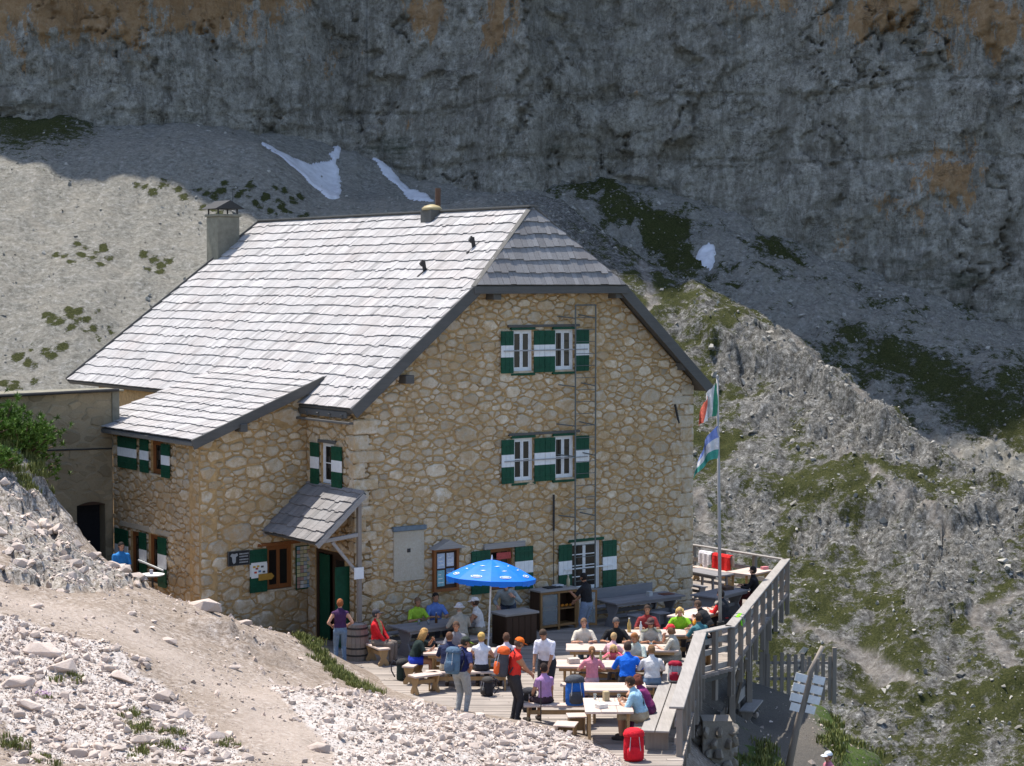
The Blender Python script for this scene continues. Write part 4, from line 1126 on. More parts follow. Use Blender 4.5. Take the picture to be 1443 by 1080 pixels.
def shutter(parent, x0, x1, z0, z1, band=(.38,.66), y=-.07, name='shutter', loc=None, rot=None, two=False, mat=None):
    """green boards with a painted white band; hinges on the back"""
    e = empty(name, loc or (0,0,0), parent=parent)
    if rot: e.rotation_euler = rot
    n = max(2, int(round((x1-x0)/.16))); w = (x1-x0)/n; H = z1-z0
    for k in range(n):
        a = x0+k*w+.003; b = a+w-.006
        m = MB(); m.box((a,y-.03,z0),(b,y,z0+H*band[0]),0); m.box((a,y-.03,z0+H*band[0]),(b,y,z0+H*band[1]),1); m.box((a,y-.03,z0+H*band[1]),(b,y,z1),0)
        m.build('board', [M['green'], M['white']], e)
    for zz in (z0+.13, z1-.16):
        m = MB(); m.box((x0+.01,y-.042,zz),(x1-.01,y-.0305,zz+.05)); m.build('batten', M['green'], e)
    return e
def lintel(parent, x0, x1, z, mat='fascia', h=.07, out=.07):
    m = MB(); m.box((x0,-out,z),(x1,.12,z+h)); m.build('lintel', M[mat], parent, bevel=.008)
for hs in (W1, W2):
    (a0,a1,z0,z1), (b0,b1,_,_) = hs
    for h in hs:
        window(hut, h[0], h[1], h[2], h[3], M['white'], .02, 2, 1)
        m = MB(); m.box((h[0]-.06,-.075,h[2]-.12),(h[1]+.06,.02,h[2]-.062)); m.build('sill_board', M['green'], hut)
        m = MB(); m.box((h[0]-.06,-.075,h[3]+.005),(h[1]+.06,.02,h[3]+.07)); m.build('head_board', M['green'], hut)
    shutter(hut, a0-.42, a0-.005, z0-.05, z1-.02); shutter(hut, a1+.01, (a1+b0)/2-.004, z0-.05, z1-.02); shutter(hut, (a1+b0)/2+.004, b0-.01, z0-.05, z1-.02); shutter(hut, b1+.005, b1+.50, z0-.05, z1-.02)
    lintel(hut, a0-.15, b1+.2, z1+.075)
    m = MB(); m.bar((a0-.35,-.13,z0+.56),(b1+.42,-.13,z0+.56),.02,.03); m.build('shutter_bar', M['metalpole'], hut)
window(hut, *W3, M['white'], .06, 2, 3)
shutter(hut, 6.57, 7.03, .86, 2.22); shutter(hut, 8.13, 8.63, .86, 2.22); lintel(hut, 6.95, 8.2, 2.255, 'green', .08)
m = MB(); m.bar((6.75,-.13,1.52),(8.5,-.13,1.52),.025,.035); m.build('shutter_bar', M['white'], hut)
window(hut, *W4, M['brownwood'], .08, 2, 0)
shutter(hut, 3.62, 4.24, 1.1, 2.28); shutter(hut, 5.07, 5.68, 1.1, 2.28); lintel(hut, 4.05, 5.42, 2.29, 'greywood', .15, .10)
m = MB(); m.box((4.5,-.02,1.98),(4.98,-.005,2.16)); m.build('menu_strip', cloth((.45,.08,.07)), hut)

# entrance side: the window above, the door and its canopy (frame of that wall: x towards the front corner)
sroot = empty('entrance_side', (0,LW,0), -math.pi/2, hut)
h = flip(side_holes[0], LW); window(sroot, *h, M['white'], .05, 1, 1)
shutter(sroot, h[0]-.45, h[0]-.01, h[2]-.05, h[3]-.02); shutter(sroot, h[1]+.01, h[1]+.53, h[2]-.05, h[3]-.05); lintel(sroot, h[0]-.1, h[1]+.15, h[3]+.0, 'fascia', .08)
d = flip(side_holes[1], LW)
m = MB(); m.box((d[0],.02,0),(d[0]+.09,.22,2.44)); m.box((d[1]-.09,.02,0),(d[1],.22,2.44)); m.box((d[0]+.09,.02,2.35),(d[1]-.09,.22,2.44))
dr = m.build('door', M['darkwood'], sroot)
m = MB(); m.box((d[0]+.62,.16,.02),(d[1]-.1,.20,2.34)); m.build('inner_door', M['darkwood'], dr)
m = MB(); m.box((d[0]+.80,.15,1.1),(d[1]-.3,.158,2.2)); m.build('door_pane', M['glass'], dr)
m = MB(); m.box((d[0]+.095,.06,.03),(d[0]+.60,.10,2.30)); m.build('door_leaf', M['green'], dr, bevel=.006)
m = MB(); m.box((d[1]-.08,-.42,.03),(d[1]-.03,.02,2.15)); m.build('door_leaf', M['green'], dr, bevel=.006)
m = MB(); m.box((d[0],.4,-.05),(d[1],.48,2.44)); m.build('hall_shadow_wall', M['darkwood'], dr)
# canopy over the door: a small lean-to of shingles on brackets, sloping away from the wall
can = empty('door_canopy', (0,0,0), parent=hut)
CT0, CT1 = -.55, 2.36; CZ = 4.15; CK = (4.15-2.93)/1.42
regC = [(CT0,0),(CT1,0),(CT1,1.42*math.hypot(1,CK)),(CT0,1.42*math.hypot(1,CK))]
QC = Vector((1,0,CK)); OC = (-1.42,0,CZ-CK*1.42)
cs = slab(regC, OC, (0,1,0), QC, .06).build('canopy_boards', M['fascia'], can)
shingle_plane(can, OC, (0,1,0), QC, regC, .36, 60, 45, .16, .28, tone0=.62)
for t in (CT0+.02, CT1-.06):
    m = MB(); m.bar((-1.42,t,CZ-CK*1.42-.07),(.0,t,CZ-.07),.06,.14); m.build('rafter', M['greywood'], can, bevel=.006)
m = MB(); m.bar((-.10,CT0+.15,.8),(-.10,CT0+.15,CZ-.15),.11,.11); m.build('post', M['greywood_z'], can, bevel=.01)
m = MB(); m.bar((-1.2,CT0+.15,CZ-CK*1.2-.16),(-.1,CT0+.15,CZ-CK*1.2-.06),.09,.10); m.build('tie_beam', M['greywood'], can, bevel=.008)
m = MB(); m.bar((-.9,CT0+.15,CZ-CK*1.2-.2),(-.14,CT0+.15,2.05),.07,.08); m.build('brace', M['greywood'], can, bevel=.008)
m = MB(); m.box((-.30,CT0+.05,1.92),(-.02,CT0+.075,2.22)); m.build('notice_plate', M['white'], can)

# lean-to gable: brown window, shutter with way-marks, black panel sign, postcard board
gr = empty('lean_to_front', (SHX,SHY,0), SHA, hut)
h = shed_h[0]; window(gr, *h, M['brownwood'], .04, 2, 0, fw=.07)
lintel(gr, h[0]-.3, h[1]+.25, h[3]+.01, 'brownwood', .09, .06)
st = shutter(gr, 1.47, 2.01, 1.36, 2.50)
m = MB(); m.box((1.49,-.125,1.75),(1.98,-.115,2.16)); ps = m.build('way_sign_sheet', M['paper'], st)
for (x, z, c) in [(1.58,2.05,(.5,.3,.03)),(1.70,2.06,(.55,.36,.05)),(1.83,2.04,(.08,.08,.08)),(1.62,1.90,(.5,.08,.05)),(1.75,1.92,(.1,.2,.35)),(1.88,1.90,(.06,.06,.06)),(1.66,2.0,(.35,.1,.06))]:
    m = MB(); m.box((x-.04,-.131,z-.025),(x+.04,-.1255,z+.025)); m.build('print_mark', cloth(c), ps)
m = MB(); m.prism([(1.70,1.68),(2.10,1.68),(2.18,1.76),(2.10,1.85),(1.70,1.85)], -.165, -.14); m.build('arrow_sign', simple('yellow_sign_wood', (.36,.20,.035), .6, .2, 6), st)
sg = empty('name_sign', (0,0,0), parent=gr)
m = MB(); m.box((.80,-.085,2.13),(1.46,-.05,2.52)); m.build('sign_board', simple('black_board', (.018,.018,.02), .6, .3, 8), sg, bevel=.006)
m = MB()
m.box((.80,-.095,2.505),(1.46,-.085,2.52)); m.box((.80,-.095,2.13),(1.46,-.085,2.145)); m.box((.80,-.095,2.145),(.815,-.085,2.505)); m.box((1.445,-.095,2.145),(1.46,-.085,2.505)); m.build('sign_border', M['fascia'], sg)
m = MB(); r = random.Random(2)
m.prism([(.86,2.40),(.92,2.46),(1.0,2.44),(1.08,2.46),(1.10,2.40),(1.04,2.36),(1.03,2.22),(.97,2.18),(.93,2.24),(.92,2.36)], -.092, -.086)
for row, z in enumerate((2.43, 2.36, 2.28, 2.21)):
    x = 1.15
    while x < 1.41:
        w = r.uniform(.02, .035); m.box((x,-.091,z-.018),(x+w,-.086,z+.018)); x += w+.012
m.build('sign_lettering', simple('grey_paint', (.32,.32,.31), .7, .2, 9), sg)
pb = empty('postcard_board', (0,0,0), parent=gr)
m = MB(); m.box((2.93,-.10,1.30),(3.40,-.06,2.48)); m.build('board', M['green'], pb)
r = random.Random(8)
cols = [(.62,.60,.55),(.55,.5,.35),(.25,.38,.5),(.5,.3,.25),(.3,.42,.25),(.66,.64,.62),(.4,.45,.5),(.6,.55,.3)]
for row in range(11):
    for col in range(4):
        x = 2.95+col*.11; z = 1.34+row*.103
        m = MB(); m.box((x,-.112,z),(x+.098,-.101,z+.088)); m.build('postcard', cloth(r.choice(cols)), pb)

# lean-to side: two storeys of shuttered windows (x towards the front corner)
ls = empty('lean_to_side', (SHX,SHY+SL,0), -math.pi/2, hut)
h = sh_side[0]; window(ls, *h, M['brownwood'], .06, 1, 0, fw=.08)
shutter(ls, sx(5.56), sx(5.03), 4.40, 5.30); shutter(ls, sx(4.22), sx(3.72), 4.36, 5.26)
shutter(ls, sx(7.0), sx(6.42), 4.42, 5.28); shutter(ls, sx(6.41), sx(5.80), 4.42, 5.28)
for h in sh_side[1:]: window(ls, *h, M['brownwood'], .06, 1, 0, fw=.08)
shutter(ls, sx(7.25), sx(6.40), 1.40, 2.70); shutter(ls, sx(5.65), sx(5.22), 1.40, 2.74); shutter(ls, sx(4.48), sx(3.98), 1.40, 2.74)
m = MB(); m.box((sx(7.0),-.05,2.78),(sx(3.9),.1,2.92)); m.build('stone_lintel', M['plaster'], ls, bevel=.01)
m = MB(); m.bar((sx(5.6),-.14,1.98),(sx(4.05),-.14,1.88),.03,.04); m.build('shutter_bar', M['white'], ls)

# iron ladder up the facade
ld = empty('wall_ladder', (0,0,0), parent=hut)
for s in (6.95, 7.66):
    m = MB(); m.tube([(s,-.34,.95),(s,-.34,8.92)], .022, 6); m.build('rail', M['ladder'], ld)
for k in range(24):
    z = 1.2+k*.335; m = MB(); m.tube([(6.95,-.34,z),(7.66,-.34,z)], .010, 5); m.build('rung', M['ladder'], ld)
m = MB(); m.tube([(6.95,-.34,8.92),(7.66,-.34,8.92)], .018, 6); m.build('rung', M['ladder'], ld)
for z in (8.55,6.65,5.55,4.7,3.0):
    m = MB(); m.tube([(6.55,.0,z+.06),(6.95,-.34,z)], .018, 5); m.build('wall_bracket', M['ladder'], ld)
    m = MB(); m.tube([(7.3,.0,z+.1),(7.66,-.34,z)], .018, 5); m.build('wall_bracket', M['ladder'], ld)
m = MB(); m.tube([(6.4,-.08,2.64),(6.4,-.08,3.65)], .03, 7); m.build('drain_pipe', M['iron'], hut)
m = MB(); m.tube([(6.4,-.08,1.0),(6.4,-.08,2.64)], .012, 5); m.build('cable', M['iron'], hut)
m = MB(); m.bar((10.80,-.07,6.0),(10.95,-.07,5.45),.05,.04); m.build('wall_anchor', M['iron'], hut)

# notice board with its little roof
nb = empty('notice_board', (2.77,-.06,1.29), parent=hut)
m = MB(); m.box((-.40,-.10,.0),(-.33,0,1.15)); m.box((.33,-.10,.0),(.40,0,1.15)); m.box((-.33,-.10,0),(.33,0,.08)); m.box((-.33,-.10,1.08),(.33,0,1.15)); m.build('frame', M['brownwood'], nb)
m = MB(); m.box((-.33,-.04,.08),(.33,-.0,1.08)); m.build('backing', M['darkwood'], nb)
m = MB(); m.prism([(-.52,1.16),(.52,1.16),(.0,1.40),], -.28, .02); m.build('roof', M['greywood'], nb)
for (x0,x1,z0,z1,c) in [(-.27,-.03,.62,1.02,(.45,.52,.62)),(.03,.26,.66,1.02,(.55,.58,.66)),(-.27,-.04,.14,.57,(.22,.42,.46)),(.02,.27,.18,.60,(.16,.30,.52))]:
    m = MB(); m.box((x0,-.052,z0),(x1,-.041,z1)); po = m.build('poster', cloth(c), nb)
    for j in range(3):
        m = MB(); zz = z0+(z1-z0)*(.2+.25*j); m.box((x0+.03,-.056,zz),(x1-.03-.04*j,-.0525,zz+.025)); m.build('text_line', M['paper'], po)

# ---- annex behind the lean-to at left
annex = empty('annex', tuple(HUT0), HUT_A)
tag(annex, 'low plastered annex with dark arched doorway left of the hut', 'annex')
AY = 7.5; ax0, ax1 = -9.5, -3.38
dh = (-4.46,-3.62,1.2,3.35)
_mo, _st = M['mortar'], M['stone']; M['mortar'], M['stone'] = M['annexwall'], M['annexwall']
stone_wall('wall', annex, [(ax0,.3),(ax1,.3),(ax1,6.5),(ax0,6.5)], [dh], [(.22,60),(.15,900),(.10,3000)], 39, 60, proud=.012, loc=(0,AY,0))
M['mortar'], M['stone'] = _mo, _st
arch = [(dh[0],3.349)]+[(dh[0]+(dh[1]-dh[0])*k/8, 3.35+.22*math.sin(math.pi*k/8)) for k in range(0,9)]
m = MB(); m.prism([(dh[0]-.001,3.351)]+[(dh[0]+(dh[1]-dh[0])*k/8, 3.352+.09*math.sin(math.pi*k/8)) for k in range(1,8)]+[(dh[1]+.001,3.351)], -.004, .0)
m.build('arch_head', M['darkwood'], annex, (0,AY-.03,0))
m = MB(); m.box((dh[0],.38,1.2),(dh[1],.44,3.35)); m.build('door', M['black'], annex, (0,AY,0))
m = MB(); m.box((ax0-.1,-.18,6.5),(ax1+.3,1.0,6.55)); m.build('flat_roof', M['concrete'], annex, (0,AY,0), bevel=.02)
m = MB(); m.tube([(ax0,-.24,6.45),(ax1+.1,-.24,6.55)], .045, 8); m.build('gutter', M['iron'], annex, (0,AY,0))
m = MB(); m.tube([(-7.6,-.03,4.98),(ax1,-.03,4.90)], .022, 5); m.build('cable', M['iron'], annex, (0,AY,0))
m = MB(); m.box((ax1-.01,-.05,4.8),(ax1+.2,.2,6.5)); m.build('corner_post', M['concrete'], annex, (0,AY,0))

# ------------------------------------------------------------------ the terrace
def hutp(s, t, z=0.0):
    p = HUT0+s*UR+t*UB; return (float(p[0]), float(p[1]), z)
terrace = empty('terrace', (0,0,0)); tag(terrace, 'boarded terrace in front of the hut', kind='structure')
m = MB(); r = random.Random(9); y = 37.6
while y < 63.3:
    ym = y+.07; xs = []
    for i in range(len(DECK)):
        (x1, y1), (x2, y2) = DECK[i-1], DECK[i]
        if (y1 > ym) != (y2 > ym): xs.append(x1+(x2-x1)*(ym-y1)/(y2-y1))
    xs.sort()
    for a, b in zip(xs[::2], xs[1::2]):
        x = a; first = True
        while x < b-.05:
            L = r.uniform(1.2, 3.4) if not first else r.uniform(.4, 3); first = False
            x2 = min(b, x+L)
            m.box((x+.004,y+.005,-.07),(x2-.004,y+.135,r.uniform(-.004,.004)),0,max(.7,r.gauss(1,.11))); x = x2
    y += .14
tag(m.build('deck_board', M['deckwood'], terrace), kind='stuff')
bm_pts = [(p[0]*1.0, p[1]) for p in DECK]
m = MB(); n = len(DECK); ce = (1.0, 50)
ins = [(ce[0]+(p[0]-ce[0])*.985-.05, ce[1]+(p[1]-ce[1])*.985) for p in DECK]
m.poly([(p[0],p[1],-.075) for p in ins]+[(p[0],p[1],-.22) for p in ins], [tuple(range(n)), tuple(range(2*n-1,n-1,-1))]+[(i,n+i,n+(i+1)%n,(i+1)%n) for i in range(n)])
m.build('deck_frame', M['fascia'], terrace)

RA, RB, RC, RD, RE = (3.32,38.95), (4.58,47.15), (5.43,48.17), (8.44,59.85), (5.89,63.28)
def v2(a, t, b, off=0.0):
    dx, dy = b[0]-a[0], b[1]-a[1]; l = math.hypot(dx, dy)
    return (a[0]+dx*t+dy/l*off, a[1]+dy*t-dx/l*off)
def railing(a, b, n, label, group, z0=-.55, cap=.26, rails=(.30,.66), cap_t=.05, post_off=.06):
    e = empty('railing', (a[0],a[1],0)); tag(e, label, 'railing', group)
    def L(p, z): return (p[0]-a[0], p[1]-a[1], z)
    for k in range(n):
        p = v2(a, k/(n-1) if n > 1 else 0, b, post_off)
        m = MB(); d = Vector((b[0]-a[0],b[1]-a[1],0)).normalized()
        m.bar(L(p,z0),L(p,.965),.13,.11,up=d); m.build('post', M['greywood_z'], e, bevel=.008)
    for z in rails:
        m = MB(); m.bar(L(v2(a,0,b,-.02),z),L(v2(a,1,b,-.02),z),.04,.14); m.build('rail', M['greywood_y'], e, bevel=.006)
    m = MB(); m.bar(L(v2(a,-.01,b,.0),1.0),L(v2(a,1.01,b,.0),1.0),cap,cap_t); m.build('handrail', M['greywood_y'], e, bevel=.01)
    return e
railing(RA, RB, 7, 'near terrace railing with wide handrail and built-in bench', 'terrace railings', -.6, .30)
railing((4.52,47.25), (5.40,48.2), 3, 'short railing section with wide boards at the terrace corner', 'terrace railings', -.75, .24, (.06,.45,.72))
railing(RC, RD, 9, 'long far railing with tall posts running to the outer terrace corner', 'terrace railings', -.7, .26)
railing(RD, RE, 4, 'sunlit back railing at the far end of the terrace', 'terrace railings', -.3, .14, (.28,.55))
# bench built along the near railing
e = empty('railing_bench', (0,0,0)); tag(e, 'long plank bench running along the near railing', 'bench')
for off in (-.30,-.60):
    p, q = v2(RA,.02,RB,off), v2(RA,.96,RB,off); m = MB(); m.bar((*p,.44),(*q,.44),.28,.045); m.build('seat_board', M['greywood_y'], e, bevel=.008)
for t in (.06,.3,.54,.78,.93):
    p, q = v2(RA,t,RB,-.2), v2(RA,t,RB,-.68); m = MB(); m.bar((*p,.2),(*q,.2),.06,.43); m.build('leg', M['greywood_z'], e)
# what carries the deck at its open edge
e = empty('deck_support', (0,0,0)); tag(e, 'dark timber posts and boards below the open terrace edge', 'support')
for (a, b, ts, zb) in [(RA,RB,(.1,.35,.6,.95),-2.9),(RC,RD,(.12,.4,.7),-3.2)]:
    for t in ts:
        p = v2(a,t,b,-.15); m = MB(); m.bar((*p,zb),(*p,-.22),.16,.16,up=(0,1,0)); m.build('post', M['greywood_z'], e, bevel=.01)
for (a, b) in ((RA,RB),(RC,RD)):
    p, q = v2(a,0,b,-.05), v2(a,1,b,-.05); m = MB(); m.bar((*p,-.15),(*q,-.15),.08,.22); m.build('edge_beam', M['greywood_y'], e, bevel=.008)
for k in range(9):
    p = v2(RC, .02+k*.016, RD, -.35); m = MB(); m.bar((p[0]-.0,p[1],-2.7),(p[0],p[1],-1.35-.02*(k%3)),.14,.03,up=(1,0,0)); m.build('plank', M['greywood_z'], e)
for t in (.1, .22):
    p = v2(RC,t,RD,.05); q = v2(RC,t+.1,RD,-.4); m = MB(); m.bar((*p,-.3),(*q,-1.9),.07,.07); m.build('brace', M['greywood_z'], e)
# masonry pier under the corner
pier = empty('stone_pier', (4.9,46.4,-2.9)); tag(pier, 'rough dry stone pier under the terrace corner', 'pier')
r = random.Random(77)
for lev in range(7):
    for k in range(9):
        a = k/9*6.283+lev*.35; w = r.uniform(.3,.5)
        m = hull_rock(700+lev*9+k, w, w*.8, .34); m.build('stone', M['darkrock'], pier, (.42*math.cos(a)+r.uniform(-.05,.05), .42*math.sin(a), .12+lev*.27), (0,0,a), bevel=.012)
m = MB(); m.box((-.35,-.35,-.1),(.35,.35,2.0)); m.build('core', M['darkrock'], pier)

# ------------------------------------------------------------------ tables and benches
def board_top(e, L, W, z, n, mat, th=.045, gap=.006):
    w = W/n
    for k in range(n):
        m = MB(); m.box((-L/2+random.uniform(-.01,.01),-W/2+k*w+gap/2,z-th),(L/2+random.uniform(-.01,.01),-W/2+(k+1)*w-gap/2,z),0,random.uniform(.88,1.1)); m.build('board', mat, e, bevel=.004)
def table(label, x, y, L, W, rot, z=.75, mat='tablewood', legs='trestle', group='terrace tables', boards=3, z0=0.0):
    e = empty('table', (x,y,z0), R(rot)); tag(e, label, 'table', group)
    board_top(e, L, W, z, boards, M[mat])
    lm = M['benchwood'] if mat == 'tablewood' else M[mat]
    m = MB(); m.box((-L/2+.1,-W/2+.06,z-.12),(L/2-.1,-W/2+.09,z-.046)); m.build('apron', lm, e)
    m = MB(); m.box((-L/2+.1,W/2-.09,z-.12),(L/2-.1,W/2-.06,z-.046)); m.build('apron', lm, e)
    for sx_ in (-1, 1):
        X = sx_*(L/2-.22)
        if legs == 'trestle':
            m = MB(); m.prism([(-W*.36,0),(-W*.30,.10),(-W*.15,z*.45),(-W*.32,z-.13),(-W*.38,z-.046),(W*.38,z-.046),(W*.32,z-.13),(W*.15,z*.45),(W*.30,.10),(W*.36,0)], -.025, .025)
            m.build('leg', lm, e, (X,0,0), (0,0,math.pi/2))
        else:
            for sy in (-1, 1):
                m = MB(); m.bar((X,sy*(W/2-.1),0),(X-sx_*.04,sy*(W/2-.1),z-.046),.06,.06,up=(0,1,0)); m.build('leg', lm, e)
    if legs == 'trestle':
        m = MB(); m.box((-L/2+.2,-.03,.26),(L/2-.2,.03,.36)); m.build('stretcher', lm, e)
    return e
def bench(label, x, y, L, rot, W=.30, z=.45, mat='benchwood', topmat='tablewood', back=False, group='terrace benches', z0=0.0):
    e = empty('bench', (x,y,z0), R(rot)); tag(e, label, 'bench', group)
    m = MB(); m.box((-L/2,-W/2,z-.045),(L/2,W/2,z)); m.build('seat', M[topmat], e, bevel=.006)
    prof = [(-W*.45,0),(-W*.48,.06),(-W*.22,z*.42),(-W*.30,z*.55),(-W*.44,z-.046),(W*.44,z-.046),(W*.30,z*.55),(W*.22,z*.42),(W*.48,.06),(W*.45,0),(W*.15,0),(0,.07),(-W*.15,0)]
    for sx_ in (-1, 1):
        m = MB(); m.prism(prof, -.02, .02); m.build('leg', M[mat], e, (sx_*(L/2-.09),0,0), (0,0,math.pi/2))
    m = MB(); m.box((-L/2+.11,-.02,z*.5),(L/2-.11,.02,z*.5+.09)); m.build('stretcher', M[mat], e)
    if back:
        m = MB(); m.bar((-L/2,W/2+.03,z+.32),(L/2,W/2+.03,z+.32),.03,.30); m.build('backrest', M[topmat], e, bevel=.006)
        for sx_ in (-1, 1):
            m = MB(); m.bar((sx_*(L/2-.15),W/2+.0,.2),(sx_*(L/2-.15),W/2+.06,z+.45),.05,.05,up=(1,0,0)); m.build('back_post', M[mat], e)
    return e
def stool(label, x, y, rot=0, w=.36, z=.44, group='box stools', mat='benchwood', top='tablewood'):
    e = empty('stool', (x,y,0), R(rot)); tag(e, label, 'stool', group)
    m = MB(); m.box((-w/2-.02,-w/2-.02,z-.03),(w/2+.02,w/2+.02,z)); m.build('seat', M[top], e, bevel=.005)
    for sx_ in (-1, 1):
        m = MB(); m.box((sx_*(w/2-.02)-.012,-w/2+.02,0),(sx_*(w/2-.02)+.012,w/2-.02,z-.031)); m.build('leg', M[mat], e)
    m = MB(); m.box((-w/2+.04,-.012,.1),(w/2-.04,.012,z-.04)); m.build('stretcher', M[mat], e)
    return e
HR_ = math.degrees(HUT_A)
A_ = hutp(1.5,-1.55)
table('grey table in the shade beside the wall left of the umbrella', A_[0], A_[1], 2.3, .95, HR_, mat='darktable')
b = hutp(1.6,-.55); bench('wall bench under the plaster panel behind the grey table', b[0], b[1], 2.3, HR_, topmat='darktable', mat='darktable')
b = hutp(1.75,-2.45); bench('bench of the man in the white bucket hat', b[0], b[1], 1.5, HR_)
bench('carved pine bench under the man in the red jacket', -3.38, 48.55, .95, 118)
table('sunlit table with the women in dark green and white', -1.1, 46.3, 2.0, .8, 0)
bench('bench under the navy shirt at the left sunlit table', -1.05, 45.35, 1.95, 2)
bench('bench under the blue shorts left of the sunlit table', -2.35, 46.35, .95, 75)
bench('short carved bench standing alone near the rubble', -2.02, 45.0, .75, 35, .34)
table('sunlit table farthest back with the tall bottle', 3.75, 48.75, 2.4, .8, 3)
table('second sunlit table from the back between boy and red cap', 2.65, 46.75, 2.7, .85, -2)
table('sunlit table with the girl in pink and man in blue', 2.25, 44.7, 2.5, .85, -4)
table('sunlit empty table behind the blue backpack', 2.25, 42.15, 1.35, .85, 0)
table('sunlit table nearest the camera by the red backpack', 2.0, 40.3, 1.35, 1.0, 90, legs='posts')
bench('bench under the girl in pink', 2.2, 43.85, 2.2, -4); bench('bench between the two middle tables', 2.5, 45.65, 2.4, -3)
bench('bench behind the second table with the man in black', 2.6, 47.65, 2.3, -2)
bench('bench behind the farthest sunlit table', 3.9, 49.55, 2.0, 3)
bench('bench carrying the blue backpack and the woman in lilac', 1.0, 41.75, 1.5, 0)
stool('lidded stool beside the near table leg', 1.36, 40.75, 5); stool('low wooden crate stool at the rubble edge', 1.12, 40.2, -12, .42, .38)
Bt = hutp(8.5,-1.35); table('grey table by the wall under the right window', Bt[0], Bt[1], 2.5, .9, HR_, mat='darktable')
b = hutp(8.6,-.45); bench('dark wall bench with backrest under the right window', b[0], b[1], 2.4, HR_, topmat='darktable', mat='darktable', back=True)
for s, t, lb in ((7.7,-2.15,'left of the three stools at the grey wall table'),(8.5,-2.2,'middle of the three stools at the grey wall table'),(9.3,-2.15,'right of the three stools at the grey wall table')):
    b = hutp(s,t); stool(lb, b[0], b[1], HR_, top='darktable', mat='darktable')
table('bright table in the outer corner of the terrace', 7.25, 59.2, 1.25, .9, 50, legs='posts')
table('grey table beside the flagpole in the shade edge', 5.95, 55.2, 1.9, .85, 52, mat='darktable')
b = hutp(13.2,1.2); table('dark table round the right house corner', b[0], b[1], 1.6, .75, HR_+90, mat='darktable', legs='posts')
b = hutp(12.45,1.2); bench('dark bench round the right house corner', b[0], b[1], 1.4, HR_+90, topmat='darktable', mat='darktable')
table('table left of the flagpole with papers and a wrap', 4.95, 51.7, 1.8, .85, 55)
bench('bench along the back railing under the red jacket', 6.35, 61.6, 1.7, -54, back=True)

# ------------------------------------------------------------------ terrace furniture and gear
# parasol
um = empty('parasol', (-.62,48.85,0)); tag(um, 'open blue parasol with white prints over the serving corner', 'parasol')
um.rotation_euler = (R(-3), R(2.5), 0)
m = MB(); m.tube([(0,0,.05),(0,0,2.62)], .022, 8); m.build('pole', M['white'], um)
m = MB(); m.lathe([(.28,0),(.28,.06),(.06,.12),(.05,.3)], 18); m.build('base', M['concrete'], um)
m = MB(); NS = 8; rad = 1.14
blue = simple('blue_parasol_cloth', (.006,.15,.62), .6, .10, 4)
wht = M['paper']
def umb(a, k):      # k: 0 top .. 1 rim
    rr = rad*k; sec = abs(((a/(2*math.pi)*NS) % 1)-.5)*2
    z = 2.56-.44*k**1.6-.03*math.sin(math.pi*min(1, k))*(1-sec)
    return (rr*math.cos(a)*(1-.05*(1-sec)*k), rr*math.sin(a)*(1-.05*(1-sec)*k), z)
for i in range(NS):
    for a0 in range(4):
        A0 = 2*math.pi*(i+a0/4)/NS; A1 = 2*math.pi*(i+(a0+1)/4)/NS
        for k in range(6):
            m.poly([umb(A0,k/6),umb(A0,(k+1)/6),umb(A1,(k+1)/6),umb(A1,k/6)], [(0,1,2,3)])
        p0, p1 = umb(A0,1), umb(A1,1)
        m.poly([p0,p1,(p1[0]*.985,p1[1]*.985,p1[2]-.13-.02*math.sin(a0*1.6)),(p0[0]*.985,p0[1]*.985,p0[2]-.13-.02*math.sin(a0*1.6))], [(0,1,2,3)])
can_o = m.build('canopy', blue, um)
for i in range(NS):
    A0 = 2*math.pi*i/NS; q = umb(A0,1); m = MB(); m.tube([(0,0,2.5),(q[0]*.5,q[1]*.5,umb(A0,.5)[2]-.03),(q[0]*.97,q[1]*.97,q[2]-.03)], .008, 5); m.build('rib', M['metalpole'], um)
for i in range(NS):                                                # white flashes and oval badges printed on the panels
    A = 2*math.pi*(i+.5)/NS
    for (k, da, w, h) in ((.42,-.12,.15,.016),(.62,.12,.16,.016)):
        c = Vector(umb(A+da*.8,k)); ta = Vector((-math.sin(A),math.cos(A),0)); up = (Vector(umb(A+da*.8,k-.05))-c).normalized()
        nn = ta.cross(up); nn = nn if nn.z > 0 else -nn; c = c+nn*.012
        m = MB(); m.poly([c-ta*w/2-up*h*.3, c-up*h, c+ta*w/2+up*h*.3, c+up*h], [(0,1,2,3)]); m.build('print_flash', wht, can_o)
    c = Vector(umb(A,.86)); ta = Vector((-math.sin(A),math.cos(A),0)); up = (Vector(umb(A,.8))-c).normalized(); nn = ta.cross(up); nn = nn if nn.z > 0 else -nn
    for (sx_, sz_, off, mt) in ((.155,.062,.014,wht),(.135,.046,.018,blue),(.105,.018,.022,wht)):
        m = MB(); m.poly([c+nn*off+ta*sx_*math.cos(q*.5236)+up*sz_*math.sin(q*.5236) for q in range(12)], [tuple(range(12))]); m.build('badge', mt, can_o)
m = MB(); m.tube([(0,0,2.56),(0,0,2.68)], [.03,.012], 6); m.build('finial', M['white'], um)
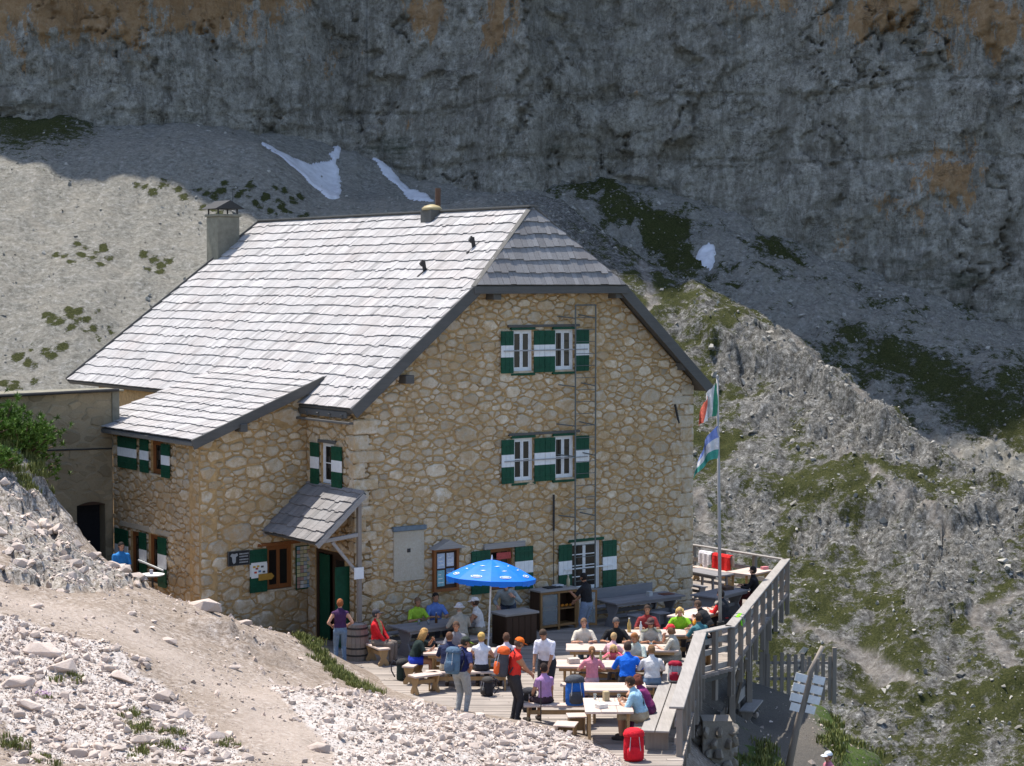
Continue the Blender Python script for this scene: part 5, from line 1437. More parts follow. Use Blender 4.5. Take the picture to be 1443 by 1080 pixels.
# barrel
ba = empty('barrel', (-3.93,49.02,0)); tag(ba, 'grey wooden barrel standing at the hut corner by the door', 'barrel')
for k in range(16):
    a0, a1 = 2*math.pi*k/16, 2*math.pi*(k+.94)/16; m = MB(); prof = [(.25,0),(.285,.2),(.31,.45),(.285,.72),(.25,.92)]
    v = []
    for rr, z in prof: v += [(rr*math.cos(a0),rr*math.sin(a0),z),(rr*math.cos(a1),rr*math.sin(a1),z),(.9*rr*math.cos(a1),.9*rr*math.sin(a1),z),(.9*rr*math.cos(a0),.9*rr*math.sin(a0),z)]
    f = []
    for i in range(4):
        for j in range(4): f.append((i*4+j,i*4+(j+1)%4,(i+1)*4+(j+1)%4,(i+1)*4+j))
    f += [(3,2,1,0),(16,17,18,19)]
    m.poly(v, f, 0, random.uniform(.85,1.1)); m.build('stave', M['greywood_z'], ba)
for z, rr in ((.12,.277),(.30,.302),(.62,.302),(.80,.276)):
    m = MB(); m.lathe([(rr,0),(rr+.006,.0),(rr+.006,.045),(rr,.045)], 20, (0,0,z)); m.build('hoop', M['iron'], ba)
m = MB(); m.lathe([(.22,.88),(.22,.895)], 16); m.build('lid', M['greywood'], ba)
# serving box, cupboard with goods
g = hutp(3.75,-1.9); gb = empty('serving_box', g, HUT_A); tag(gb, 'dark brown grill box below the parasol', 'grill')
m = MB(); m.box((-.5,-.32,.05),(.5,.32,.84)); m.build('body', M['darkwood'], gb, bevel=.01)
m = MB(); m.box((-.55,-.37,.841),(.55,.37,.90)); m.build('worktop', M['greywood'], gb, bevel=.008)
for k in range(5):
    m = MB(); m.box((-.48+k*.195,-.338,.08),(-.30+k*.195,-.321,.80)); m.build('panel', M['darkwood'], gb)
cb_ = hutp(6.05,-.55); cb = empty('display_cupboard', cb_, HUT_A); tag(cb, 'low wooden display cupboard with open glass door below the ladder', 'cupboard')
W_ = 1.25; D_ = .5; Hh = 1.08; fr = wood('cupboard_wood', (.27,.15,.06), .25, .6, 2)
m = MB(); m.box((-W_/2-.04,-D_/2-.05,Hh),(W_/2+.04,D_/2,Hh+.05)); m.build('top', M['greywood'], cb, bevel=.008)
for x in (-W_/2, -.03, W_/2-.06):
    m = MB(); m.box((x,-D_/2,0),(x+.06,-D_/2+.05,Hh-.001)); m.build('stile', fr, cb)
for z in (.10, Hh-.07):
    m = MB(); m.box((-W_/2+.061,-D_/2+.002,z),(W_/2-.061,-D_/2+.045,z+.06)); m.build('rail', fr, cb)
m = MB(); m.box((-W_/2,D_/2-.03,.05),(W_/2,D_/2,Hh-.01)); m.build('back_panel', M['darkwood'], cb)
m = MB(); m.box((-W_/2,-D_/2+.055,.05),(-W_/2+.03,D_/2-.035,Hh-.01)); m.build('side_panel', M['darkwood'], cb)
m = MB(); m.box((W_/2-.03,-D_/2+.055,.05),(W_/2,D_/2-.035,Hh-.01)); m.build('side_panel', M['darkwood'], cb)
for z in (.12,.55):
    m = MB(); m.box((-W_/2+.035,-D_/2+.06,z),(W_/2-.035,D_/2-.035,z+.025)); m.build('shelf', fr, cb)
m = MB(); m.box((-W_/2+.065,-D_/2+.02,.17),(-.035,-D_/2+.026,Hh-.08)); m.build('pane', M['clear'], cb)
dl = empty('open_door', (W_/2+.0,-D_/2,0), R(-40), cb)
m = MB(); m.box((0,-.03,.08),(.05,0,Hh-.02)); m.box((.5,-.03,.08),(.55,0,Hh-.02)); m.box((.05,-.03,.08),(.5,0,.14)); m.box((.05,-.03,Hh-.08),(.5,0,Hh-.02)); m.build('door_frame', fr, dl)
m = MB(); m.box((.05,-.018,.14),(.5,-.012,Hh-.08)); m.build('door_pane', M['clear'], dl)
orange = simple('orange_peel', (.62,.22,.02), .5, .1, 20)
for k in range(7):
    p = hutp(6.05-.02+.12+.075*k,-.58+.05*(k%2)); o = MB(); o.lathe([(.005,-.038),(.03,-.026),(.04,0),(.03,.026),(.005,.038)], 10)
    tag(o.build('orange', orange, None, (p[0],p[1],.615), smooth=True), ['first orange at the left end of the row on the cupboard shelf','second orange from the left on the cupboard shelf','third orange from the left on the cupboard shelf','middle orange of the row on the cupboard shelf','third orange from the right on the cupboard shelf','second orange from the right on the cupboard shelf','last orange at the right end of the cupboard shelf'][k], 'orange', 'oranges in the cupboard')
def bottle(label, x, y, z, col, h=.26, rr=.036, group='bottles on the terrace', cap=(.6,.6,.58)):
    e = empty('bottle', (x,y,z)); tag(e, label, 'bottle', group)
    m = MB(); m.lathe([(rr*.9,0),(rr,.02),(rr,h*.58),(rr*.42,h*.78),(rr*.38,h*.95)], 12); m.build('body', simple('bottle_glass_%d' % len(bpy.data.materials), col, .15, .05, 4, spec=.5), e, smooth=True)
    m = MB(); m.lathe([(rr*.42,h*.95),(rr*.42,h)], 10); m.build('cap', cloth(cap), e)
def glass(label, x, y, z, col=(.75,.72,.55), group='drinking glasses'):
    m = MB(); m.lathe([(.026,0),(.034,.13),(.031,.13),(.024,.012)], 12); tag(m.build('drinking_glass', M['clear'], None, (x,y,z), smooth=True), label, 'glass', group)
def flat(name, label, cat, x, y, z, w, d, h, rot, col, group=None):
    m = MB(); m.box((-w/2,-d/2,0),(w/2,d/2,h)); tag(m.build(name, cloth(col), None, (x,y,z), (0,0,R(rot)), bevel=min(h*.3,.006)), label, cat, group)
c0 = hutp(6.55,-.55); bottle('bottle with a dark label on the cupboard top', c0[0], c0[1], 1.13, (.35,.30,.18), .32, .05)
c0 = hutp(6.05,-.5); flat('tray', 'flat dark tray on the cupboard top', 'tray', c0[0], c0[1], 1.13, .5, .3, .03, HR_, (.03,.03,.03))
c0 = hutp(6.3,-.4); flat('white_cloth', 'folded white cloth on the cupboard top', 'cloth', c0[0], c0[1], 1.13, .3, .2, .05, HR_+8, (.55,.55,.55))
bottle('tall amber bottle with white cap on the farthest sunlit table', 2.95, 48.75, .75, (.42,.28,.08), .36, .05)
bottle('clear bottle right of the tall amber bottle', 3.25, 48.85, .75, (.55,.58,.58), .26)
bottle('dark bottle before the lime shirted man', *hutp(1.55,-1.5)[:2], .75, (.09,.035,.01), .27)
glass('glass on the grey table before the lime shirted man', *hutp(1.25,-1.6)[:2], .75); glass('glass on the grey table left of the others', *hutp(1.05,-1.45)[:2], .75)
bottle('green bottle on the pink girl table', 2.05, 44.75, .75, (.30,.33,.16), .28); glass('beer glass before the red cap woman', 3.35, 46.65, .75)
glass('glass on the sunlit table left end', -1.75, 46.35, .75); flat('menu_sheet', 'white menu sheet at the right end of the pink girl table', 'menu', 3.3, 44.6, .75, .3, .42, .008, -25, (.72,.72,.70))
flat('menu_sheet', 'white papers on the table left of the flagpole', 'menu', 4.75, 51.45, .75, .45, .3, .01, 40, (.66,.66,.66))
flat('napkin_box', 'wooden napkin holder on the near table', 'holder', 1.98, 40.7, .75, .12, .12, .2, 20, (.42,.34,.2)); flat('plate', 'white plate on the near table', 'plate', 2.1, 40.35, .75, .26, .22, .02, 0, (.75,.74,.70)); flat('paper_bag', 'crumpled white bag on the near table', 'bag', 1.85, 40.0, .75, .22, .18, .09, 30, (.66,.62,.56))
glass('glass on the near table beside the napkin holder', 2.25, 40.75, .75); glass('glass near the back edge of the nearest table', 1.75, 40.8, .75)
flat('folded_cloth', 'beige hat lying on the left end of the pink girl table', 'hat', 1.42, 44.75, .75, .26, .2, .12, 15, (.48,.42,.36)); flat('napkin_box', 'napkin holder on the grey wall table', 'holder', Bt[0]+.25, Bt[1]+.2, .75, .14, .14, .13, 40, (.40,.40,.38))
flat('tray', 'brown tray on the grey wall table', 'tray', Bt[0]+.75, Bt[1]+.5, .75, .4, .3, .02, HR_, (.13,.05,.03)); flat('cup_box', 'pink and white packet on the bright corner table', 'packet', 7.75, 59.5, .75, .22, .14, .09, 30, (.55,.2,.22))
flat('basket', 'brown bread basket on the grey table by the flagpole', 'basket', 6.15, 55.55, .75, .34, .26, .1, 40, (.10,.06,.04)); glass('glass on the farthest sunlit table', 3.6, 48.7, .75); glass('glass on the pink girl table', 2.45, 44.7, .75)

# flagpole and flags
fp = empty('flagpole', (5.42,50.3,-.3)); tag(fp, 'slim grey flagpole fixed to the terrace railing', 'flagpole')
m = MB(); m.tube([(0,0,0),(-.05,0,3.6),(-.12,0,7.4)], [.05,.042,.03], 10); m.build('pole', M['metalpole'], fp, smooth=True)
m = MB(); m.lathe([(.01,-.04),(.045,0),(.01,.05)], 10, (-.12,0,7.42)); m.build('knob', M['metalpole'], fp, smooth=True)
m = MB(); m.box((-.09,-.12,.95),(.09,.09,1.05)); m.build('bracket', M['iron'], fp)
def flag(name, label, top, stripes, H_, W_, drop, yaw, seed, curl):
    """hanging flag: hoist along the pole, fly end sagging in folds"""
    r = random.Random(seed); m = MB(); nu_, nv = 18, 14; P = {}
    for i in range(nu_+1):
        u = i/nu_
        for j in range(nv+1):
            v = j/nv
            z = -v*H_*(1-.25*u)-drop*u**1.35
            x = -W_*curl*u**.8*(.75+.25*v)+.03*math.sin(u*9+v*3)
            yy = .11*math.sin(u*13+v*3.2)*u**.5+.03*math.sin(u*31+v*7)
            P[i,j] = (x*math.cos(yaw)-yy*math.sin(yaw), x*math.sin(yaw)+yy*math.cos(yaw), z)
    for i in range(nu_):
        k = (0 if i < 3 else 1 if i < 13 else 2) if stripes[1] == 'v' else None
        for j in range(nv):
            kk = k if k is not None else min(2, int(j/nv*3))
            m.poly([P[i,j],P[i+1,j],P[i+1,j+1],P[i,j+1]], [(0,1,2,3)], kk)
    o = m.build(name, [cloth(c) for c in stripes[0]], None, top, smooth=True); tag(o, label, 'flag', 'flags on the pole')
flag('flag', 'drooping green white and red flag at the pole top', (5.28,50.25,6.95), ([(.05,.25,.15),(.62,.62,.60),(.60,.13,.08)],'v'), .85, 1.0, .50, .15, 1, .46)
flag('flag', 'blue white and green flag hanging below the tricolour', (5.31,50.25,5.85), ([(.20,.27,.55),(.62,.62,.62),(.06,.30,.24)],'h'), .85, 1.0, .75, -.1, 2, .6)

# clothes on the rails
def drapecloth(name, label, a, b, z, drop, col, cat='cloth'):
    m = MB(); n = 14; a = Vector((*a,0)); b = Vector((*b,0)); d = (b-a); N_ = Vector((d.y,-d.x,0)).normalized()
    prev = None
    for i in range(n+1):
        t = i/n; p = a+d*t; w = .03*math.sin(t*17); 
        sec = [p-N_*(.09+w*.4)+Vector((0,0,z-drop*.55-.05*math.sin(t*9))), p-N_*(.085)+Vector((0,0,z-.03)), p-N_*.04+Vector((0,0,z+.035)), p+N_*.05+Vector((0,0,z+.032)), p+N_*.09+Vector((0,0,z-.04)), p+N_*(.10+w)+Vector((0,0,z-drop+.07*math.sin(t*7+1)))]
        if prev:
            for k in range(5): m.poly([prev[k],prev[k+1],sec[k+1],sec[k]], [(0,1,2,3)])
        prev = sec
    tag(m.build(name, cloth(col), smooth=True), label, cat)
DE = lambda t: v2(RD,t,RE,-.25)
bk = (6.35,61.6)
cs_, sn_ = math.cos(R(-54)), math.sin(R(-54))
def onbench(u): return (bk[0]+u*cs_-.18*sn_, bk[1]+u*sn_+.18*cs_)
drapecloth('red_jacket', 'red jacket hung over the bench back by the far railing', onbench(-.1), onbench(.75), .92, .5, (.62,.02,.02), 'jacket')
drapecloth('white_towel', 'white cloth hung beside the red jacket on the bench back', onbench(-.75), onbench(-.15), .92, .42, (.66,.64,.68))
drapecloth('lime_cloth', 'lime green cloth lying over the far handrail', v2(RC,.10,RD), v2(RC,.15,RD), 1.0, .20, (.22,.60,.02))

# lower path: bench, picket fence, way-sign post
zb = nz(6.6,52.6)
lb = bench('old grey bench with backrest on the lower path', 6.5, 52.5, 1.5, 73, .4, .45, 'greywood_z', 'greywood', True, None, zb)
pf = empty('picket_fence', (7.2,56.3,nz(7.6,56.0))); tag(pf, 'weathered picket fence behind the lower bench', 'fence')
for k in range(11):
    m = MB(); x = k*.20; hgt = 1.05+random.uniform(-.06,.08); m.box((x,-.02,-.3),(x+.11,.02,hgt)); m.build('picket', M['greywood_z'], pf)
for z in (.28,.75):
    m = MB(); m.box((-.1,.021,z),(2.2,.06,z+.08)); m.build('rail', M['greywood'], pf)
m = MB(); m.box((2.12,-.06,-.4),(2.24,.06,1.25)); m.build('post', M['greywood_z'], pf)
sp = empty('way_sign_post', (6.95,48.4,nz(6.95,48.4)-.1)); tag(sp, 'leaning log post with pale way-sign boards seen from behind', 'signpost')
zt = 9.55-(918-398)/2750*48.4-sp.location.z+.06
m = MB(); m.tube([(-.1,0,-.3),(.18,.03,zt*.35),(.52,.0,zt*.8),(.82,0,zt)], [.095,.088,.078,.055], 9); m.build('post', M['greywood_z'], sp, smooth=True)
a_ = math.atan2(.82, zt)
alu = simple('bare_sign_back', (.78,.78,.76), .5, .15, 5)
for row in range(4):
    for side in (-1, 1):
        w = .30 if row < 3 else .24
        m = MB(); m.box((.08,-.012,-.10),(.08+w,.012,.10))
        zz = zt*.78-.25*row-.06*(side > 0); xx = .18+(.52-.18)*(zz-zt*.35)/(zt*.45)
        o = m.build('sign_board', alu, sp, (xx,-.11,zz), (0,math.radians(14),0 if side > 0 else math.pi))
        if side < 0: o.rotation_euler = (0, math.radians(14), 0); o.location.x = xx-.16-w
for dx in (-.14,.18):
    m = MB(); m.box((dx,-.10,zt*.78+.08),(dx+.05,-.07,zt*.78+.42)); m.build('batten', M['greywood_z'], sp, (.5,0,0))

# little round table by the lean-to side wall
p = hutp(-3.95,3.75); zt_ = nz(p[0],p[1])
rt_ = empty('round_table', (p[0],p[1],zt_)); tag(rt_, 'small white round table beside the lean-to windows', 'table')
hh = 1.86-zt_
m = MB(); m.lathe([(.30,hh-.035),(.32,hh-.02),(.32,hh)], 20); m.build('top', M['white'], rt_, smooth=False)
m = MB(); m.tube([(0,0,.03),(0,0,hh-.035)], .03, 8); m.build('stem', M['iron'], rt_)
m = MB(); m.lathe([(.2,0),(.2,.02),(.04,.05)], 16); m.build('foot', M['white'], rt_)
flat('cup_box', 'small cup on the white round table', 'cup', p[0]-.03, p[1], 1.86, .09, .09, .12, 10, (.40,.40,.45))

# ------------------------------------------------------------------ people
def ik(a, t, l1, l2, pole):
    a, t, pole = Vector(a), Vector(t), Vector(pole); d = t-a; D = min(d.length, (l1+l2)*.995)
    dn = d.normalized(); t = a+dn*D
    x = (l1*l1-l2*l2+D*D)/(2*D); h = math.sqrt(max(0, l1*l1-x*x))
    pp = pole-dn*pole.dot(dn)
    pp = pp.normalized() if pp.length > 1e-4 else Vector((0,0,1))
    return a+dn*x+pp*h, t
def capsule(m, a, b, ra, rb, n=10):
    a, b = Vector(a), Vector(b); d = (b-a).normalized()
    pts = [a-d*ra*.92, a-d*ra*.6, a, a+(b-a)*.5, b, b+d*rb*.6, b+d*rb*.92]; rm = (ra+rb)/2*1.03
    m.tube(pts, [ra*.35, ra*.8, ra, rm, rb, rb*.8, rb*.35], n)
def loft(m, rings, n=14):
    """rings: (centre, side vector, front vector)"""
    v = []; f = []
    for c, sx_, fy in rings:
        for k in range(n):
            a = 2*math.pi*k/n; v.append(Vector(c)+Vector(sx_)*math.cos(a)+Vector(fy)*math.sin(a))
    for i in range(len(rings)-1):
        for k in range(n): f.append((i*n+k, i*n+(k+1)%n, (i+1)*n+(k+1)%n, (i+1)*n+k))
    f.append(tuple(range(n-1,-1,-1))); f.append(tuple((len(rings)-1)*n+k for k in range(n)))
    m.poly(v, f)
def ellipsoid(m, c, ax, n=12, k=8):
    rings = []
    ax = [Vector(a) for a in ax]; c = Vector(c)
    for i in range(1, k):
        t = math.pi*i/k; rings.append((c-ax[2]*math.cos(t), ax[0]*math.sin(t), ax[1]*math.sin(t)))
    loft(m, rings, n)
def hand(m, w, d, palm_n, out, k, curl=.55):
    """palm plus five separate bent fingers; d = pointing direction, palm_n = palm normal, out = thumb side"""
    w, d, pn, o = Vector(w), Vector(d).normalized(), Vector(palm_n), Vector(out)
    o = (o-d*o.dot(d)).normalized(); pn = d.cross(o).normalized()*(1 if d.cross(o).dot(pn) >= 0 else -1)
    loft(m, [(w, o*.022*k, pn*.016*k), (w+d*.04*k, o*.038*k, pn*.015*k), (w+d*.085*k, o*.040*k, pn*.012*k)], 8)
    base = w+d*.08*k
    for i, (off, L) in enumerate(((.030,.070),(.010,.080),(-.011,.074),(-.031,.056))):
        b = base+o*off*k; d1 = (d*math.cos(curl*.5)+pn*math.sin(curl*.5)); d2 = (d*math.cos(curl*1.6)+pn*math.sin(curl*1.6))
        m.tube([b, b+d1*L*.5*k, b+d1*L*.5*k+d2*L*.5*k], [.0095*k, .0088*k, .0065*k], 6)
    b = w+d*.025*k+o*.03*k; d1 = (d*.6+o*.8).normalized()
    m.tube([b, b+d1*.034*k, b+d1*.034*k+(d*.9+pn*.35)*.032*k], [.011*k, .010*k, .007*k], 6)
PEOPLE = []
def person(label, x, y, face, pose='sit', z=0.0, H=1.72, lean=8, look=(0,0), hands=None, feet=None, seat=.45, skin='skin', shirt=(.5,.5,.5), sleeve=.9, legs=(.1,.1,.12), leglen=2.0, hair=(.08,.05,.03), hairlen=0, hat=None, shoes=(.05,.04,.035), build=1.1, side=0.0, group='people on the terrace', vest=None, twist=0, front=None, patch=None):
    k = H/1.72; build = build*1.06
    body = MB(); seg = []            # (a, b, ra, rb, tag)
    F, Lf, U = Vector((1,0,0)), Vector((0,1,0)), Vector((0,0,1))
    if pose == 'sit': pel = Vector((0,0,seat+.095*k))
    else: pel = Vector((0,0,.93*k-.0))
    la = R(lean); sd = R(side)
    T = (U*math.cos(la)+F*math.sin(la)); T = (T+Lf*math.sin(sd)).normalized()
    Fr = Lf.cross(T).normalized(); S = T.cross(Fr).normalized()
    tw = R(twist); S, Fr = (S*math.cos(tw)-Fr*math.sin(tw)).normalized(), (Fr*math.cos(tw)+S*math.sin(tw)).normalized()
    b_ = build
    loft(body, [(pel-U*.085*k, Lf*.10*k*b_, F*.085*k), (pel-U*.03*k, Lf*.158*k*b_, F*.112*k*b_), (pel+T*.07*k, S*.160*k*b_, Fr*.112*k*b_), (pel+T*.18*k, S*.142*k*b_, Fr*.100*k*b_), (pel+T*.30*k, S*.158*k*b_, Fr*.112*k*b_), (pel+T*.40*k, S*.172*k*b_, Fr*.112*k), (pel+T*.475*k, S*.150*k, Fr*.082*k), (pel+T*.52*k, S*.075*k, Fr*.06*k)])
    neck = pel+T*.50*k
    ly, lp = R(look[0]), R(look[1])
    hd = (Fr*math.cos(ly)+S*math.sin(ly)); hu = (U*.6+T*.4).normalized()
    hd = (hd-hu*hd.dot(hu)).normalized(); hs = hu.cross(hd)
    hd, hu = (hd*math.cos(lp)-hu*math.sin(lp)), (hu*math.cos(lp)+hd*math.sin(lp))
    hc = neck+T*.055*k+hu*.135*k+hd*.018*k
    capsule(body, neck-T*.04*k, hc-hu*.05*k, .055*k, .052*k)
    ellipsoid(body, hc+hu*.012*k-hd*.012*k, (hs*.076*k, hd*.096*k, hu*.105*k))
    ellipsoid(body, hc-hu*.055*k+hd*.022*k, (hs*.055*k, hd*.062*k, hu*.062*k))
    seg.append((pel-U*.06*k, pel+T*.10*k, .13*k, .13*k, 'hip')); seg.append((pel+T*.12*k, pel+T*.46*k, .14*k, .13*k, 'torso')); seg.append((neck, hc-hu*.07*k, .055*k, .05*k, 'neck')); seg.append((hc-hu*.03*k, hc+hu*.03*k, .09*k, .09*k, 'head'))
    det = MB()
    dz = Vector((0,0,0))
    hands = hands or (('stand',) if pose != 'sit' else ('lap',))
    for sgn in (1, -1):
        sh = pel+T*.432*k+S*(sgn*.172*k*min(b_, 1.06))
        hnd = hands[0] if sgn == 1 else hands[-1]
        if hnd == 'lap': tgt = pel+F*.33*k+Lf*(sgn*.10)+U*.06
        elif hnd == 'stand': tgt = pel+Lf*(sgn*.27*k)+F*.06-U*.13*k
        elif hnd == 'hip': tgt = pel+Lf*(sgn*.20*k)+F*.06+U*.06
        else: tgt = Vector(hnd)
        pole = -F*.6+Lf*(sgn*.65)-U*.5
        el, wr = ik(sh, tgt, .285*k, .25*k, pole)
        capsule(body, sh, el, .053*k*min(b_, 1.06), .042*k); capsule(body, el, wr, .042*k, .029*k)
        capsule(body, pel+T*.43*k+S*(sgn*.09*k), sh, .058*k, .052*k)
        seg.append((sh, el, .06*k, .043*k, 'uarm')); seg.append((el, wr, .043*k, .03*k, 'farm'))
        seg.append((pel+T*.43*k+S*(sgn*.09*k), sh, .062*k, .064*k, 'torso'))
        dd = (wr-el).normalized(); hand(det, wr-dd*.005, dd, -U*.7-Lf*sgn*.5, (Fr*.6-S*sgn*.6+U*.3), k)
        hp = pel+Lf*(sgn*.092*k*b_)-U*.03*k
        if feet is not None: ft = Vector(feet[0] if sgn == 1 else feet[-1])
        elif pose == 'sit': ft = Vector((.42*k, sgn*.11, .085))
        else: ft = Vector((.02, sgn*.11*k, .085))
        kn, an = ik(hp, ft, .43*k, .415*k, F*1.0+U*.25 if pose == 'sit' else F)
        capsule(body, hp, kn, .086*k*b_, .056*k*b_); capsule(body, kn, an, .056*k*b_, .038*k)
        toe = an+F*.15*k+Lf*(sgn*.025)-U*(.045)
        heel = an-F*.04*k-U*.04
        capsule(body, heel, toe, .042*k, .036*k)
        seg.append((hp, kn, .086*k, .056*k, 'thigh')); seg.append((kn, an, .056*k, .038*k, 'shin')); seg.append((heel, toe, .042*k, .036*k, 'foot'))
    me = body.mesh('tmp_body', M[skin])
    o = link('tmp_body', me)
    md = o.modifiers.new('r', 'REMESH'); md.mode = 'VOXEL'; md.voxel_size = .0195
    sm_ = o.modifiers.new('s', 'SMOOTH'); sm_.factor = .5; sm_.iterations = 3
    PEOPLE.append(dict(o=o, seg=seg, det=det, label=label, loc=(x,y,z), rz=R(face), skin=skin, shirt=shirt, sleeve=sleeve, legs=legs, leglen=leglen, hair=hair, hairlen=hairlen, hat=hat, shoes=shoes, head=(hc,hd,hs,hu,k), group=group, vest=vest, front=front, patch=patch, torso=(pel,T,S,Fr,k)))

def shell(name, co, no, faces, mask, off, mat, parent):
    fi = np.where(mask)[0]
    if not len(fi): return None
    q = faces[fi]; used = np.unique(q); rm = np.full(len(co), -1); rm[used] = np.arange(len(used))
    me = bpy.data.meshes.new(name)
    raw_mesh(me, co[used]+no[used]*off, rm[q], mat)
    return link(name, me, parent)
def finish_people():
    dg = bpy.context.evaluated_depsgraph_get()
    for P in PEOPLE:
        ev = P['o'].evaluated_get(dg); me = bpy.data.meshes.new_from_object(ev)
        nv = len(me.vertices); co = np.empty(nv*3, np.float32); me.vertices.foreach_get('co', co); co = co.reshape(-1,3)
        no = np.empty(nv*3, np.float32); me.vertex_normals.foreach_get('vector', no); no = no.reshape(-1,3)
        nf = len(me.polygons); vi = np.empty(nf*4, np.int32); me.loops.foreach_get('vertex_index', vi); faces = vi.reshape(-1,4)
        cen = co[faces].mean(1)
        best = np.full(nf, 9.0); tg = np.zeros(nf, int); tt = np.zeros(nf); tags = []
        for i, (a, b, ra, rb, t) in enumerate(P['seg']):
            a = np.array(a); b = np.array(b); d = b-a; u = np.clip((cen-a)@d/(d@d), 0, 1)
            dist = np.linalg.norm(cen-a-u[:,None]*d, axis=1)-(ra+(rb-ra)*u)
            s = dist < best; best[s] = dist[s]; tg[s] = i; tt[s] = u[s]; tags.append(t)
        tags = np.array(tags); lab = tags[tg]
        e = empty('person', P['loc'], P['rz']); tag(e, P['label'], 'person', P['group'])
        # body: skin everywhere, with hands, eyes and mouth joined in
        m = P['det']; hc, hd, hs, hu, k = P['head']
        for sg in (1,-1):
            ellipsoid(m, hc+hd*.083*k+hs*(sg*.030*k)+hu*.014*k, (hs*.011*k, hd*.008*k, hu*.006*k), 8, 5)
            ne = len(m.f)
            ellipsoid(m, hc-hd*.012*k+hs*(sg*.079*k), (hs*.008*k, hd*.020*k, hu*.030*k), 8, 5)
        capsule(m, hc+hd*.088*k+hu*.012*k, hc+hd*.104*k-hu*.022*k, .008*k, .013*k, 8)
        ellipsoid(m, hc+hd*.078*k-hu*.058*k, (hs*.024*k, hd*.008*k, hu*.006*k), 8, 5)
        base_f = [tuple(int(i) for i in f) for f in faces]
        allv = [tuple(v) for v in co]+[tuple(v) for v in m.v]; nb_ = len(co)
        bmesh_ = bpy.data.meshes.new('body')
        bmesh_.from_pydata(allv, [], base_f+[tuple(nb_+i for i in f) for f in m.f])
        for mm in (M[P['skin']], M['eye'], M['mouth']): bmesh_.materials.append(mm)
        hcv = Vector(hc)
        mi = [0]*len(base_f)
        for f in m.f:
            c = sum((Vector(m.v[i]) for i in f), Vector())/len(f)-hcv
            a, b2, u_ = c.dot(hd), c.dot(hs), c.dot(hu)
            if a > .06*k and abs(abs(b2)-.030*k) < .014*k and abs(u_-.014*k) < .008*k: mi.append(1)
            elif a > .06*k and abs(u_+.058*k) < .008*k and abs(b2) < .03*k: mi.append(2)
            else: mi.append(0)
        bmesh_.polygons.foreach_set('material_index', mi); bmesh_.polygons.foreach_set('use_smooth', [True]*len(mi)); bmesh_.update()
        link('body', bmesh_, e)
        # clothes follow the body a finger's breadth out
        sl = P['sleeve']
        up = (lab == 'torso') | ((lab == 'uarm') & (tt < sl)) | ((lab == 'farm') & (tt+1 < sl)) | ((lab == 'hip') & (tt > .62))
        if sl <= 0: up = (lab == 'torso') | ((lab == 'hip') & (tt > .62))
        nb = len(co); kf = np.linalg.norm(co-np.array(hc), axis=1)
        shell('shirt', co, no, faces, up, .013, cloth(P['shirt']), e)
        lo = ((lab == 'hip') & (tt <= .75)) | ((lab == 'thigh') & (tt < P['leglen'])) | ((lab == 'shin') & (tt+1 < P['leglen']))
        shell('trousers', co, no, faces, lo, .014, cloth(P['legs']), e)
        shell('shoes', co, no, faces, (lab == 'foot') | ((lab == 'shin') & (tt > .93)), .008, cloth(P['shoes']), e)
        if P['vest']:
            pel, T, S, Fr, kk = P['torso']; shell('vest', co, no, faces, (lab == 'torso') & (((cen-np.array(pel))@np.array(Fr)) < .05), .022, cloth(P['vest']), e)
        pel, T, S, Fr, kk = P['torso']; rp = cen-np.array(pel); fr_ = rp@np.array(Fr); sd_ = rp@np.array(S); up_ = rp@np.array(T)
        if P['front']: shell('shirt_front', co, no, faces, (lab == 'torso') & (fr_ > .03) & (np.abs(sd_) < .075+.02*np.sin(up_*20)), .020, cloth(P['front']), e)
        if P['patch']: shell('shirt_print', co, no, faces, (lab == 'torso') & (fr_ < 0) & ((np.abs(sd_-.02+.35*(up_-.28)) < .022+.012*np.sin(up_*60)) & (up_ > .17) & (up_ < .39)), .019, cloth(P['patch']), e)
        rel = cen-np.array(hc); a = rel@np.array(hd); b2 = rel@np.array(hs); u_ = rel@np.array(hu)
        hm = (lab == 'head') & ((u_ > .055*k) | (a < .012*k) & (u_ > -.065*k) | ((u_ > .03*k) & (a < .06*k)))
        if P['hair']:
            ho = shell('hair', co, no, faces, hm, .014*k, cloth(P['hair']), e)
            if P['hairlen'] > 0:
                L_ = P['hairlen']; mm = MB(); n = 34; rr_ = random.Random(int(P['loc'][0]*97))
                for i in range(n):
                    an = math.pi*(-.62+1.24*i/(n-1)); dirv = -hd*math.cos(an)+hs*math.sin(an)
                    p0 = hc+dirv*.082*k+hu*.06*k; p1 = hc+dirv*.098*k-hu*.05*k; p2 = hc+dirv*(.092+.02*rr_.random())*k-hu*(.06+L_*rr_.uniform(.75,1.05))-hd*.02
                    mm.tube([p0, p1, p2], [.02*k, .021*k, .008*k], 5)
                mm.build('long_hair', cloth(P['hair']), e, smooth=True)
            elif P['hairlen'] < 0:      # pony tail
                mm = MB(); mm.tube([hc-hd*.09*k+hu*.03*k, hc-hd*.15*k+hu*.0, hc-hd*.15*k-hu*.10*k, hc-hd*.12*k-hu*.20*k], [.02,.032,.028,.008], 8); mm.build('pony_tail', cloth(P['hair']), e, smooth=True)
